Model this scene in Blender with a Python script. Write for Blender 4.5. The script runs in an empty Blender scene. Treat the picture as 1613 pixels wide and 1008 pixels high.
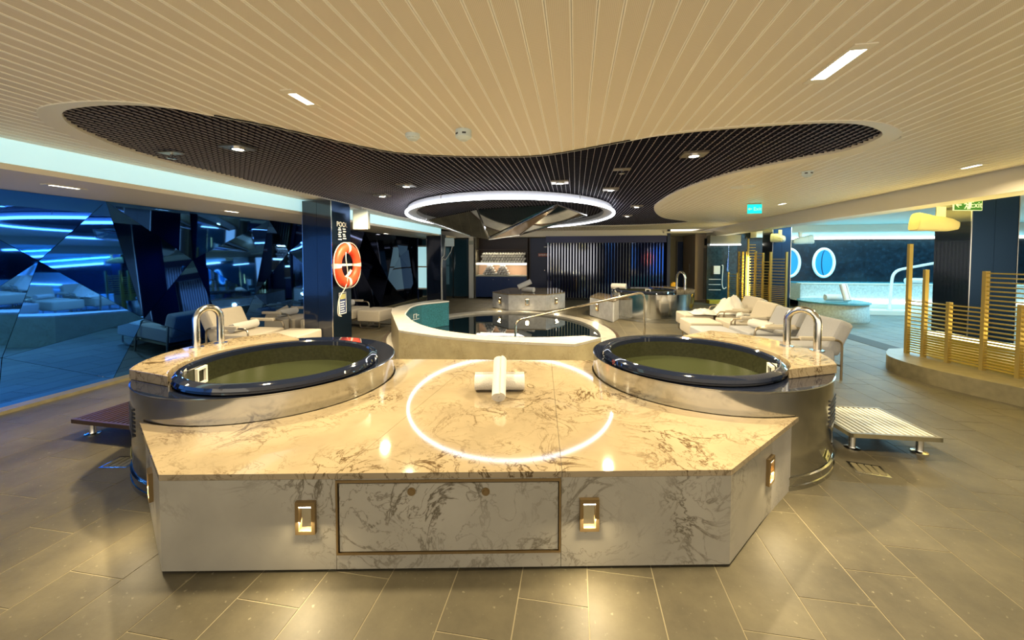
import bpy, bmesh, math, random
from mathutils import Vector, Matrix
from mathutils.geometry import tessellate_polygon, delaunay_2d_cdt
random.seed(7)
R = math.radians
pi = math.pi
scene = bpy.context.scene
col = scene.collection

# ------------------------------------------------------------------ camera, world, exposure
PITCH, YAW, FPX, CAMH = R(2.0), R(9.3), 606.0, 1.6
cam_d = bpy.data.cameras.new('camera')
cam = bpy.data.objects.new('camera', cam_d); col.objects.link(cam)
cam.location = (0, 0, CAMH)
cam.rotation_euler = (R(90) - PITCH, 0, YAW)
cam_d.sensor_width = 36; cam_d.lens = FPX / 1613 * 36
cam_d.shift_y = (404 + FPX * math.tan(PITCH) - 504) / 1613
cam_d.clip_start = 0.05
scene.camera = cam
scene.view_settings.view_transform = 'Standard'
scene.view_settings.look = 'None'
scene.view_settings.exposure = 0.75
scene.view_settings.gamma = 1.0
world = bpy.data.worlds.new('world'); scene.world = world
world.use_nodes = True
bg = world.node_tree.nodes['Background']
bg.inputs[0].default_value = (1.0, 0.88, 0.68, 1); bg.inputs[1].default_value = 1.2

def area_light(name, loc, size, energy, color, rot=(0, 0, 0), size_y=None, spread=180):
    l = bpy.data.lights.new(name, 'AREA'); l.energy = energy; l.color = color
    l.size = size
    if size_y: l.shape = 'RECTANGLE'; l.size_y = size_y
    l.spread = R(spread)
    o = bpy.data.objects.new(name, l); col.objects.link(o)
    o.location = loc; o.rotation_euler = rot
    return o
WARM = (1.0, 0.79, 0.45)
CYAN = (0.25, 0.72, 1.0)
# LED cove of the pool room on the right, cool white-blue
area_light('pool_room_cove', (9.6, 13.2, 2.40), 7.0, 230, (0.20, 0.70, 1.0), (0, 0, 0), 0.25)
area_light('pool_room_fill', (9.0, 9.6, 2.5), 5.5, 240, (0.40, 0.80, 1.0), (0, 0, 0), 0.4)  # added cool fill for the pool room, no fixture of its own
# yellow cove behind the curved bulkhead, washing the ceiling
area_light('bulkhead_cove', (5.25, 8.5, 2.36), 0.12, 90, (1.0, 0.82, 0.18), (R(180), 0, 0), 10)

# ------------------------------------------------------------------ photo layout helpers
CYP = 404 + FPX * math.tan(PITCH)
def ray(px, py):
    a = (px - 806.5) / FPX; b = (py - CYP) / FPX
    y = math.cos(PITCH) - b * math.sin(PITCH); z = -math.sin(PITCH) - b * math.cos(PITCH)
    return (a * math.cos(YAW) - y * math.sin(YAW), a * math.sin(YAW) + y * math.cos(YAW), z)
def F(px, py, z=0.0):
    d = ray(px, py); t = (z - CAMH) / d[2]
    return Vector((d[0] * t, d[1] * t))
def V(px, py, v):
    d = ray(px, py); t = v / d[1]
    return Vector((d[0] * t, v, CAMH + d[2] * t))
def C(x, y):
    return (x * math.cos(YAW) - y * math.sin(YAW), x * math.sin(YAW) + y * math.cos(YAW))

# ------------------------------------------------------------------ materials
MATS = {}
def new_mat(name):
    m = bpy.data.materials.new(name); m.use_nodes = True
    MATS[name] = m
    return m, m.node_tree.nodes, m.node_tree.links, m.node_tree.nodes['Principled BSDF']
def mat(name, c, rough=0.5, metal=0.0, emit=None, es=0.0, spec=0.5, noise=0.0, nscale=20, bump=0.0, coat=0.0, alpha=None, trans=0.0, ior=1.45):
    m, N, L, b = new_mat(name)
    b.inputs['Base Color'].default_value = (*c, 1)
    b.inputs['Roughness'].default_value = rough
    b.inputs['Metallic'].default_value = metal
    b.inputs['Specular IOR Level'].default_value = spec
    b.inputs['Coat Weight'].default_value = coat
    b.inputs['Coat Roughness'].default_value = 0.03
    b.inputs['IOR'].default_value = ior
    b.inputs['Transmission Weight'].default_value = trans
    if emit:
        b.inputs['Emission Color'].default_value = (*emit, 1); b.inputs['Emission Strength'].default_value = es
    if noise or bump:
        tc = N.new('ShaderNodeTexCoord'); n = N.new('ShaderNodeTexNoise')
        n.inputs['Scale'].default_value = nscale; n.inputs['Detail'].default_value = 6
        L.new(tc.outputs['Object'], n.inputs['Vector'])
        if noise:
            r = N.new('ShaderNodeValToRGB')
            r.color_ramp.elements[0].position = 0.3; r.color_ramp.elements[1].position = 0.7
            r.color_ramp.elements[0].color = (*[x * (1 - noise) for x in c], 1)
            r.color_ramp.elements[1].color = (*[min(1, x * (1 + noise)) for x in c], 1)
            L.new(n.outputs[0], r.inputs[0]); L.new(r.outputs[0], b.inputs['Base Color'])
        if bump:
            bp = N.new('ShaderNodeBump'); bp.inputs['Strength'].default_value = bump; bp.inputs['Distance'].default_value = 0.01
            L.new(n.outputs[0], bp.inputs['Height']); L.new(bp.outputs[0], b.inputs['Normal'])
    return m

def marble(name, base, vein, rough, scale=2.2, amount=1.0):
    m, N, L, b = new_mat(name)
    b.inputs['Roughness'].default_value = rough
    tc = N.new('ShaderNodeTexCoord')
    mp = N.new('ShaderNodeMapping'); mp.inputs['Rotation'].default_value = (0.3, 0.4, 0.7)
    L.new(tc.outputs['Object'], mp.inputs['Vector'])
    def ridge(sc, det, dist, width):
        n = N.new('ShaderNodeTexNoise'); n.inputs['Scale'].default_value = sc; n.inputs['Detail'].default_value = det
        n.inputs['Distortion'].default_value = dist; n.inputs['Roughness'].default_value = 0.6
        L.new(mp.outputs[0], n.inputs['Vector'])
        s = N.new('ShaderNodeMath'); s.operation = 'SUBTRACT'; s.inputs[1].default_value = 0.5; L.new(n.outputs[0], s.inputs[0])
        a = N.new('ShaderNodeMath'); a.operation = 'ABSOLUTE'; L.new(s.outputs[0], a.inputs[0])
        r = N.new('ShaderNodeMapRange'); r.inputs[1].default_value = 0; r.inputs[2].default_value = width
        r.inputs[3].default_value = 1; r.inputs[4].default_value = 0; L.new(a.outputs[0], r.inputs[0])
        return r.outputs[0]
    v1 = ridge(scale, 7, 1.4, 0.022)
    v2 = ridge(scale * 2.6, 5, 1.0, 0.018)
    ms = N.new('ShaderNodeTexNoise'); ms.inputs['Scale'].default_value = scale * 0.7; ms.inputs['Detail'].default_value = 3
    L.new(mp.outputs[0], ms.inputs['Vector'])
    mr = N.new('ShaderNodeMapRange'); mr.inputs[1].default_value = 0.42; mr.inputs[2].default_value = 0.66; L.new(ms.outputs[0], mr.inputs[0])
    m2 = N.new('ShaderNodeMath'); m2.operation = 'MULTIPLY'; L.new(v2, m2.inputs[0]); m2.inputs[1].default_value = 0.7
    mx = N.new('ShaderNodeMath'); mx.operation = 'MAXIMUM'; L.new(v1, mx.inputs[0]); L.new(m2.outputs[0], mx.inputs[1])
    mu = N.new('ShaderNodeMath'); mu.operation = 'MULTIPLY'; L.new(mx.outputs[0], mu.inputs[0]); L.new(mr.outputs[0], mu.inputs[1])
    am = N.new('ShaderNodeMath'); am.operation = 'MULTIPLY'; L.new(mu.outputs[0], am.inputs[0]); am.inputs[1].default_value = amount
    cl = N.new('ShaderNodeTexNoise'); cl.inputs['Scale'].default_value = scale * 1.3; cl.inputs['Detail'].default_value = 8
    L.new(mp.outputs[0], cl.inputs['Vector'])
    cr = N.new('ShaderNodeValToRGB'); cr.color_ramp.elements[0].position = 0.3; cr.color_ramp.elements[1].position = 0.68
    cr.color_ramp.elements[0].color = (*[x * 0.78 for x in base], 1); cr.color_ramp.elements[1].color = (*base, 1)
    L.new(cl.outputs[0], cr.inputs[0])
    mix = N.new('ShaderNodeMix'); mix.data_type = 'RGBA'
    L.new(am.outputs[0], mix.inputs[0]); L.new(cr.outputs[0], mix.inputs[6]); mix.inputs[7].default_value = (*vein, 1)
    L.new(mix.outputs[2], b.inputs['Base Color'])
    return m

marble('marble', (0.36, 0.34, 0.29), (0.10, 0.085, 0.06), 0.30, 2.2, 1.3)
marble('marble_top', (0.33, 0.27, 0.18), (0.09, 0.06, 0.03), 0.05, 2.6, 1.5)
marble('marble_grey', (0.44, 0.42, 0.38), (0.28, 0.27, 0.25), 0.35, 4)
marble('marble_pool', (0.38, 0.33, 0.21), (0.22, 0.17, 0.09), 0.30, 5)
marble('marble_small', (0.56, 0.57, 0.60), (0.30, 0.30, 0.32), 0.30, 8)
mat('steel', (0.72, 0.71, 0.68), 0.16, 1.0)
mat('steel_skirt', (0.50, 0.51, 0.52), 0.12, 1.0)
mat('brass_steel', (0.60, 0.54, 0.44), 0.2, 1.0)
mat('bronze', (0.28, 0.20, 0.10), 0.35, 0.8)
mat('gloss_black', (0.010, 0.014, 0.030), 0.04, 0.0, spec=0.8, coat=0.6)
mat('tub_inner', (0.022, 0.024, 0.012), 0.25, 0.0, noise=0.25, nscale=40)
mat('navy_gloss', (0.006, 0.012, 0.032), 0.12, 0.0, spec=0.7, coat=0.5)
mat('navy_metal', (0.025, 0.055, 0.11), 0.28, 0.9)
mat('navy_matte', (0.008, 0.02, 0.075), 0.35)
mat('black', (0.004, 0.004, 0.005), 0.6)
mat('void_black', (0.003, 0.003, 0.004), 0.9)
mat('charcoal', (0.03, 0.03, 0.035), 0.5)
mat('white_plastic', (0.75, 0.75, 0.72), 0.4)
mat('white_paint', (0.78, 0.74, 0.66), 0.55)
mat('ceiling_cream', (0.86, 0.78, 0.62), 0.45)
mat('ceiling_edge', (0.98, 0.95, 0.86), 0.4)
mat('lip_cream', (0.80, 0.75, 0.62), 0.4)
mat('grille_glint', (0.36, 0.32, 0.34), 0.4)  # paler colour standing in for blade edges catching the light
mat('grille_dark', (0.006, 0.005, 0.014), 0.45)
mat('led_white', (1, 1, 1), 0.5, emit=(0.85, 0.90, 1.0), es=6.0)
mat('led_warm', (1, 1, 1), 0.5, emit=(1.0, 0.85, 0.55), es=14.0)
mat('led_lamp', (1, 1, 1), 0.5, emit=(1.0, 0.90, 0.68), es=7.0)
mat('led_strip', (1, 1, 1), 0.5, emit=(1.0, 0.93, 0.80), es=5.0)
mat('led_yellow', (1, 1, 1), 0.5, emit=(1.0, 0.85, 0.42), es=2.6)
mat('cyan_glow', (0.7, 0.85, 0.85), 0.5, emit=(0.42, 0.80, 0.88), es=0.42)  # emission in place of cyan light on the fascia and a mirror reflection
mat('porthole_glow', (0.01, 0.08, 0.14), 0.3, emit=(0.01, 0.32, 0.75), es=0.5)
mat('ring_grey', (0.42, 0.42, 0.44), 0.4)
mat('towel', (0.60, 0.59, 0.58), 0.95, noise=0.06, nscale=120, bump=0.5)
mat('cushion', (0.46, 0.42, 0.36), 0.85, noise=0.04, nscale=80, bump=0.15)
mat('cushion_bluelit', (0.34, 0.35, 0.39), 0.85, noise=0.04, nscale=80, bump=0.15)  # cushion copy with the blue room light put into its colour
mat('tube_brown', (0.42, 0.36, 0.27), 0.3, 1.0)
mat('gold', (0.60, 0.44, 0.10), 0.34, 0.85)
mat('gold_post', (0.42, 0.32, 0.10), 0.45, 0.7)
mat('stone_base', (0.17, 0.15, 0.09), 0.4, noise=0.15, nscale=12)  # darkened to carry the shadow on the gold screen curb
mat('orange', (0.85, 0.075, 0.025), 0.45)
mat('rope', (0.70, 0.66, 0.60), 0.7)
mat('reflective_band', (0.75, 0.62, 0.56), 0.4)
mat('sign_white', (0.8, 0.82, 0.84), 0.5)
mat('sign_blue', (0.03, 0.05, 0.16), 0.5)
mat('sign_yellow', (0.62, 0.60, 0.25), 0.5)
mat('sign_green', (0.02, 0.09, 0.012), 0.4, emit=(0.05, 0.25, 0.03), es=0.25)
mat('sign_teal', (0.0, 0.55, 0.45), 0.4, emit=(0.0, 0.75, 0.58), es=0.9)
mat('sign_letter', (0.5, 0.6, 0.45), 0.4, emit=(0.75, 0.95, 0.65), es=0.3)
mat('sign_red', (0.55, 0.12, 0.08), 0.5)
mat('speaker_white', (0.62, 0.72, 0.74), 0.45)
mat('speaker_grey', (0.42, 0.44, 0.38), 0.5)
mat('speaker_cream', (0.55, 0.50, 0.32), 0.5)
mat('teal_mosaic', (0.03, 0.16, 0.21), 0.3, noise=0.5, nscale=55)
mat('pool_water', (0.004, 0.010, 0.014), 0.015, 0.0, spec=0.9, ior=1.5, bump=0.02, nscale=3)
mat('tub_water', (0.030, 0.036, 0.016), 0.05, 0.0, spec=0.7, ior=1.4, bump=0.35, nscale=7)
mat('cool_water', (0.10, 0.30, 0.34), 0.05, bump=0.2, nscale=6)
mat('wall_grey', (0.22, 0.20, 0.16), 0.5)
mat('wall_beige', (0.46, 0.37, 0.27), 0.5)
mat('wall_dark', (0.004, 0.010, 0.015), 0.22, noise=0.5, nscale=9, spec=0.5)
mat('wood_brown', (0.045, 0.026, 0.016), 0.35)
mat('door_blue', (0.010, 0.035, 0.13), 0.3)
mat('peach_wall', (0.62, 0.42, 0.30), 0.5)
mat('yellow_plastic', (0.80, 0.42, 0.01), 0.4)
mat('yellow_curb', (0.42, 0.34, 0.03), 0.5)
mat('chrome_fin', (0.34, 0.38, 0.52), 0.08, 1.0)
mat('blue_back', (0.006, 0.012, 0.10), 0.3)
mat('panel_mirror', (0.55, 0.58, 0.62), 0.03, 1.0)
mat('panel_bronze', (0.80, 0.62, 0.48), 0.10, 1.0)
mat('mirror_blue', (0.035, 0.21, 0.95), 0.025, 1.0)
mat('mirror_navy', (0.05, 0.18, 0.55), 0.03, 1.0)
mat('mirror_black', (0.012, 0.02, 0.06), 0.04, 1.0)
mat('light_floor_band', (0.03, 0.034, 0.038), 0.75)
mat('glass_door', (0.02, 0.05, 0.07), 0.03, spec=0.8)
mat('shower_tile', (0.012, 0.035, 0.05), 0.2, noise=0.4, nscale=15)
mat('pool_ledge', (0.45, 0.55, 0.55), 0.4, noise=0.2, nscale=25)
mat('pool_step', (0.55, 0.55, 0.48), 0.4)

def floor_mat(name, c1, c2, c3):
    m, N, L, b = new_mat(name)
    tc = N.new('ShaderNodeNewGeometry')
    n1 = N.new('ShaderNodeTexNoise'); n1.inputs['Scale'].default_value = 1.7; n1.inputs['Detail'].default_value = 9; n1.inputs['Roughness'].default_value = 0.68
    L.new(tc.outputs['Position'], n1.inputs['Vector'])
    r = N.new('ShaderNodeValToRGB'); r.color_ramp.elements[0].position = 0.33; r.color_ramp.elements[1].position = 0.68
    r.color_ramp.elements[0].color = (*c1, 1); r.color_ramp.elements[1].color = (*c2, 1)
    L.new(n1.outputs[0], r.inputs[0])
    n2 = N.new('ShaderNodeTexNoise'); n2.inputs['Scale'].default_value = 38; n2.inputs['Detail'].default_value = 4
    L.new(tc.outputs['Position'], n2.inputs['Vector'])
    mr = N.new('ShaderNodeMapRange'); mr.inputs[1].default_value = 0.66; mr.inputs[2].default_value = 0.76; L.new(n2.outputs[0], mr.inputs[0])
    mix = N.new('ShaderNodeMix'); mix.data_type = 'RGBA'; L.new(mr.outputs[0], mix.inputs[0]); L.new(r.outputs[0], mix.inputs[6]); mix.inputs[7].default_value = (*c3, 1)
    oi = N.new('ShaderNodeObjectInfo')
    mv = N.new('ShaderNodeMapRange'); mv.inputs[3].default_value = 0.86; mv.inputs[4].default_value = 1.1; L.new(oi.outputs['Random'], mv.inputs[0])
    sc = N.new('ShaderNodeVectorMath'); sc.operation = 'SCALE'; L.new(mix.outputs[2], sc.inputs[0]); L.new(mv.outputs[0], sc.inputs['Scale'])
    L.new(sc.outputs[0], b.inputs['Base Color'])
    b.inputs['Roughness'].default_value = 0.55
    bp = N.new('ShaderNodeBump'); bp.inputs['Strength'].default_value = 0.15; bp.inputs['Distance'].default_value = 0.004
    L.new(n2.outputs[0], bp.inputs['Height']); L.new(bp.outputs[0], b.inputs['Normal'])
floor_mat('floor_tile', (0.048, 0.041, 0.026), (0.108, 0.094, 0.060), (0.20, 0.18, 0.125))
mat('grout', (0.24, 0.21, 0.14), 0.7)

def board_mat():
    m, N, L, b = new_mat('board')
    b.inputs['Roughness'].default_value = 0.5
    tc = N.new('ShaderNodeNewGeometry')
    mp = N.new('ShaderNodeMapping'); mp.inputs['Scale'].default_value = (1, 1, 1)
    L.new(tc.outputs['Position'], mp.inputs['Vector'])
    sep = N.new('ShaderNodeSeparateXYZ'); L.new(mp.outputs[0], sep.inputs[0])
    outs = []
    for k in (0, 1):      # fine perforation grid
        a = N.new('ShaderNodeMath'); a.operation = 'MULTIPLY'; a.inputs[1].default_value = 2 * pi / 0.007; L.new(sep.outputs[k], a.inputs[0])
        s = N.new('ShaderNodeMath'); s.operation = 'SINE'; L.new(a.outputs[0], s.inputs[0]); outs.append(s.outputs[0])
    mu = N.new('ShaderNodeMath'); mu.operation = 'ADD'; L.new(outs[0], mu.inputs[0]); L.new(outs[1], mu.inputs[1])
    mr = N.new('ShaderNodeMapRange'); mr.inputs[1].default_value = 0.4; mr.inputs[2].default_value = 1.4; L.new(mu.outputs[0], mr.inputs[0])
    mix = N.new('ShaderNodeMix'); mix.data_type = 'RGBA'; L.new(mr.outputs[0], mix.inputs[0])
    mix.inputs[6].default_value = (0.80, 0.73, 0.60, 1); mix.inputs[7].default_value = (0.58, 0.51, 0.40, 1)
    L.new(mix.outputs[2], b.inputs['Base Color'])
board_mat()

# ------------------------------------------------------------------ mesh helpers
class MB:
    def __init__(s): s.v = []; s.f = []; s.m = []
    def add(s, vs, fs, mi=0):
        o = len(s.v); s.v += [tuple(v) for v in vs]
        for f in fs: s.f.append(tuple(i + o for i in f)); s.m.append(mi)
        return s
    def box(s, x0, x1, y0, y1, z0, z1, mi=0):
        vs = [(x, y, z) for z in (z0, z1) for y in (y0, y1) for x in (x0, x1)]
        return s.add(vs, [(0, 2, 3, 1), (4, 5, 7, 6), (0, 1, 5, 4), (2, 6, 7, 3), (0, 4, 6, 2), (1, 3, 7, 5)], mi)
    def prism(s, poly, z0, z1, mi=0, mi_side=None):
        n = len(poly); ar = sum(poly[i][0] * poly[(i + 1) % n][1] - poly[(i + 1) % n][0] * poly[i][1] for i in range(n))
        if ar < 0: poly = poly[::-1]
        vs = [(p[0], p[1], z0) for p in poly] + [(p[0], p[1], z1) for p in poly]
        s.add(vs, [tuple(range(n))[::-1], tuple(range(n, 2 * n))], mi)
        o = len(s.v) - 2 * n
        for i in range(n):
            j = (i + 1) % n; s.f.append((o + i, o + j, o + n + j, o + n + i)); s.m.append(mi if mi_side is None else mi_side)
        return s
    def slab(s, pts, thick):      # planar polygon in space with thickness along its normal
        pts = [Vector(p) for p in pts]; n = (pts[1] - pts[0]).cross(pts[2] - pts[0]).normalized() * thick
        k = len(pts)
        s.add(list(pts) + [p + n for p in pts], [tuple(range(k))[::-1], tuple(range(k, 2 * k))] + [(i, (i + 1) % k, k + (i + 1) % k, k + i) for i in range(k)])
        return s
    def obox(s, A, B, w, h):      # bar from A to B (3D) width w horizontally, height h
        A = Vector(A); B = Vector(B); d = (B - A).normalized(); up = Vector((0, 0, 1))
        if abs(d.z) > 0.99: up = Vector((0, 1, 0))
        sd = d.cross(up).normalized() * w / 2; u2 = sd.cross(d).normalized() * h / 2
        vs = [P + a * sd + b * u2 for P in (A, B) for a, b in ((-1, -1), (1, -1), (1, 1), (-1, 1))]
        return s.add(vs, [(0, 1, 2, 3), (7, 6, 5, 4), (0, 4, 5, 1), (1, 5, 6, 2), (2, 6, 7, 3), (3, 7, 4, 0)])
    def tube(s, path, r, n=10, closed=False, cap=True, mi=0):
        P = [Vector(p) for p in path]; m = len(P); rings = []
        t0 = (P[1] - P[0]).normalized(); ref = Vector((0, 0, 1)) if abs(t0.z) < 0.9 else Vector((1, 0, 0))
        nrm = t0.cross(ref).normalized(); prev = t0
        o = len(s.v)
        for i in range(m):
            if closed: t = (P[(i + 1) % m] - P[i - 1]).normalized()
            elif i == 0: t = t0
            elif i == m - 1: t = (P[-1] - P[-2]).normalized()
            else: t = (P[i + 1] - P[i - 1]).normalized()
            q = prev.rotation_difference(t); nrm = (q @ nrm).normalized(); prev = t; b = t.cross(nrm)
            for k in range(n):
                a = 2 * pi * k / n; s.v.append(tuple(P[i] + (nrm * math.cos(a) + b * math.sin(a)) * r))
        for i in range(m if closed else m - 1):
            j = (i + 1) % m
            for k in range(n):
                l = (k + 1) % n; s.f.append((o + i * n + k, o + i * n + l, o + j * n + l, o + j * n + k)); s.m.append(mi)
        if cap and not closed:
            s.f.append(tuple(o + k for k in range(n))[::-1]); s.m.append(mi)
            s.f.append(tuple(o + (m - 1) * n + k for k in range(n))); s.m.append(mi)
        return s
    def lathe(s, prof, n=48, c=(0, 0), mi=0, arc=(0, 2 * pi)):
        o = len(s.v); full = abs(arc[1] - arc[0] - 2 * pi) < 1e-6; cnt = n if full else n + 1
        for i in range(cnt):
            a = arc[0] + (arc[1] - arc[0]) * i / n
            for r, z in prof: s.v.append((c[0] + r * math.cos(a), c[1] + r * math.sin(a), z))
        k = len(prof)
        for i in range(n):
            j = (i + 1) % cnt
            for q in range(k - 1):
                s.f.append((o + i * k + q, o + j * k + q, o + j * k + q + 1, o + i * k + q + 1)); s.m.append(mi)
        return s
    def build(s, name, mats, parent=None, origin=(0, 0, 0), smooth=False, bevel=0, seg=2):
        me = bpy.data.meshes.new(name)
        O = Vector(origin)
        me.from_pydata([tuple(Vector(v) - O) for v in s.v], [], s.f)
        if isinstance(mats, str): mats = [mats]
        for m in mats: me.materials.append(MATS[m])
        if len(mats) > 1: me.polygons.foreach_set('material_index', s.m)
        if bevel:
            bm = bmesh.new(); bm.from_mesh(me)
            bmesh.ops.recalc_face_normals(bm, faces=bm.faces)
            bmesh.ops.bevel(bm, geom=list(bm.edges), offset=bevel, segments=seg, affect='EDGES', profile=0.6, clamp_overlap=True)
            bm.to_mesh(me); bm.free()
        else:
            bm = bmesh.new(); bm.from_mesh(me); bmesh.ops.recalc_face_normals(bm, faces=bm.faces); bm.to_mesh(me); bm.free()
        if smooth:
            me.polygons.foreach_set('use_smooth', [True] * len(me.polygons))
            try: me.set_sharp_from_angle(angle=R(28))
            except Exception: pass
        me.update()
        o = bpy.data.objects.new(name, me); col.objects.link(o)
        if parent is not None: o.parent = parent
        else: o.location = origin
        return o
def shell_of(o, t):      # give a single surface thickness
    md = o.modifiers.new('thickness', 'SOLIDIFY'); md.thickness = t; md.offset = 0
    return o
def tag(o, label, cat, group=None):
    o['label'] = label; o['category'] = cat
    if group: o['group'] = group
    return o
def struct(o, label=None):
    o['kind'] = 'structure'
    if label: o['label'] = label
    return o
def thing(name, label, cat, loc=(0, 0, 0), rz=0, group=None):
    o = bpy.data.objects.new(name, None); col.objects.link(o); o.empty_display_size = 0.1
    o.location = loc; o.rotation_euler = (0, 0, rz)
    return tag(o, label, cat, group)
def dup(root, loc, rz, label, group=None):
    r = root.copy(); col.objects.link(r); r.location = loc; r.rotation_euler = (0, 0, rz); r['label'] = label
    if group: r['group'] = group
    for ch in list(root.children):
        c = ch.copy(); col.objects.link(c); c.parent = r
        for g in list(ch.children):
            d = g.copy(); col.objects.link(d); d.parent = c
    return r
def smooth_closed(pts, n=8):
    out = []; m = len(pts)
    for i in range(m):
        p0, p1, p2, p3 = (Vector(pts[(i + k) % m]) for k in (-1, 0, 1, 2))
        for j in range(n):
            t = j / n
            out.append(0.5 * (2 * p1 + (p2 - p0) * t + (2 * p0 - 5 * p1 + 4 * p2 - p3) * t * t + (3 * p1 - p0 - 3 * p2 + p3) * t ** 3))
    return out
def smooth_open(pts, n=8):
    pts = [Vector(p) for p in pts]; ext = [2 * pts[0] - pts[1]] + pts + [2 * pts[-1] - pts[-2]]; out = []
    for i in range(len(pts) - 1):
        p0, p1, p2, p3 = ext[i:i + 4]
        for j in range(n):
            t = j / n
            out.append(0.5 * (2 * p1 + (p2 - p0) * t + (2 * p0 - 5 * p1 + 4 * p2 - p3) * t * t + (3 * p1 - p0 - 3 * p2 + p3) * t ** 3))
    return out + [pts[-1]]
def offset_poly(P, w):
    n = len(P); out = []
    ar = sum(P[i][0] * P[(i + 1) % n][1] - P[(i + 1) % n][0] * P[i][1] for i in range(n)); sg = 1 if ar > 0 else -1
    for i in range(n):
        t = (P[(i + 1) % n] - P[i - 1]).normalized(); nn = Vector((t.y, -t.x)) * sg
        out.append(P[i] + nn * (w[i] if isinstance(w, list) else w))
    return out
def crossings(P, x):      # y values where vertical line x cuts polygon P
    r = []
    for i in range(len(P)):
        a, b = P[i - 1], P[i]
        if (a[0] <= x) != (b[0] <= x): r.append(a[1] + (x - a[0]) / (b[0] - a[0]) * (b[1] - a[1]))
    return sorted(r)
def inside(P, x, y): return sum(1 for c in crossings(P, x) if c < y) % 2 == 1
def ellipse(c, a, b, rot, n=72):
    out = []
    for i in range(n):
        t = 2 * pi * i / n; x, y = a * math.cos(t), b * math.sin(t)
        out.append(Vector((c[0] + x * math.cos(rot) - y * math.sin(rot), c[1] + x * math.sin(rot) + y * math.cos(rot))))
    return out
def text_mesh(s, size, mname, name, parent, loc, rot, extrude=0.001):
    cu = bpy.data.curves.new(name, 'FONT'); cu.body = s; cu.size = size; cu.align_x = 'CENTER'; cu.align_y = 'CENTER'; cu.extrude = extrude
    o = bpy.data.objects.new('tmp', cu); col.objects.link(o)
    dg = bpy.context.evaluated_depsgraph_get(); me = bpy.data.meshes.new_from_object(o.evaluated_get(dg))
    bpy.data.objects.remove(o); me.materials.clear(); me.materials.append(MATS[mname])
    t = bpy.data.objects.new(name, me); col.objects.link(t); t.parent = parent; t.location = loc; t.rotation_euler = rot
    return t
def hoop(w, h, r, n=10):      # inverted U in the local xz plane
    rad = w / 2
    return [(-rad, 0, 0), (-rad, 0, (h - rad) * 0.5)] + [(-rad * math.cos(pi * i / n), 0, h - rad + rad * math.sin(pi * i / n)) for i in range(n + 1)] + [(rad, 0, (h - rad) * 0.5), (rad, 0, 0)]
def round_path(pts, r, n=5):
    pts = [Vector(p) for p in pts]; out = [pts[0]]
    for i in range(1, len(pts) - 1):
        a = (pts[i - 1] - pts[i]); b = (pts[i + 1] - pts[i]); q = min(r, a.length * .49, b.length * .49)
        A = pts[i] + a.normalized() * q; B = pts[i] + b.normalized() * q
        for k in range(n + 1):
            t = k / n; out.append((1 - t) ** 2 * A + 2 * t * (1 - t) * pts[i] + t * t * B)
    return out + [pts[-1]]

CEIL = 2.55
# ------------------------------------------------------------------ FLOOR
PC, PA, PB, PROT = (-1.55, 8.2), 2.05, 2.65, R(9.3)      # pool ellipse
pool_hole = ellipse(PC, PA + 0.02, PB + 0.02, PROT, 96)
outer = [Vector((-6.2, -3)), Vector((16, -3)), Vector((16, 17.5)), Vector((-6.2, 17.5))]
tri = tessellate_polygon([[p.to_3d() for p in outer], [p.to_3d() for p in pool_hole]])
fl = MB(); fl.add([(p.x, p.y, -0.002) for p in outer + pool_hole], tri)
floor = struct(fl.build('floor', 'grout'), 'tan stone tile floor')
TW, TL = 0.325, 0.65
g, ch = 0.0019, 0.0012
tm = MB()
def tile_into(mb, x0, x1, y0, y1):
    a = (x0 + g, x1 - g, y0 + g, y1 - g)
    vs = [(a[0], a[2], -0.004), (a[1], a[2], -0.004), (a[1], a[3], -0.004), (a[0], a[3], -0.004)]
    vs += [(a[0] + ch, a[2] + ch, 0), (a[1] - ch, a[2] + ch, 0), (a[1] - ch, a[3] - ch, 0), (a[0] + ch, a[3] - ch, 0)]
    mb.add(vs, [(4, 5, 6, 7), (0, 1, 5, 4), (1, 2, 6, 5), (2, 3, 7, 6), (3, 0, 4, 7)])
coping_out = ellipse(PC, PA + 0.30, PB + 0.30, PROT, 96)
def ell_r(x, y, A, B):
    dx, dy = x - PC[0], y - PC[1]; c, s = math.cos(-PROT), math.sin(-PROT)
    return math.hypot((dx * c - dy * s) / A, (dx * s + dy * c) / B)
cands, rest = [], MB()
base_tile = MB(); tile_into(base_tile, -TW / 2, TW / 2, -TL / 2, TL / 2)
i0, i1 = int(-6 / TW), int(15.5 / TW)
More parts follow.
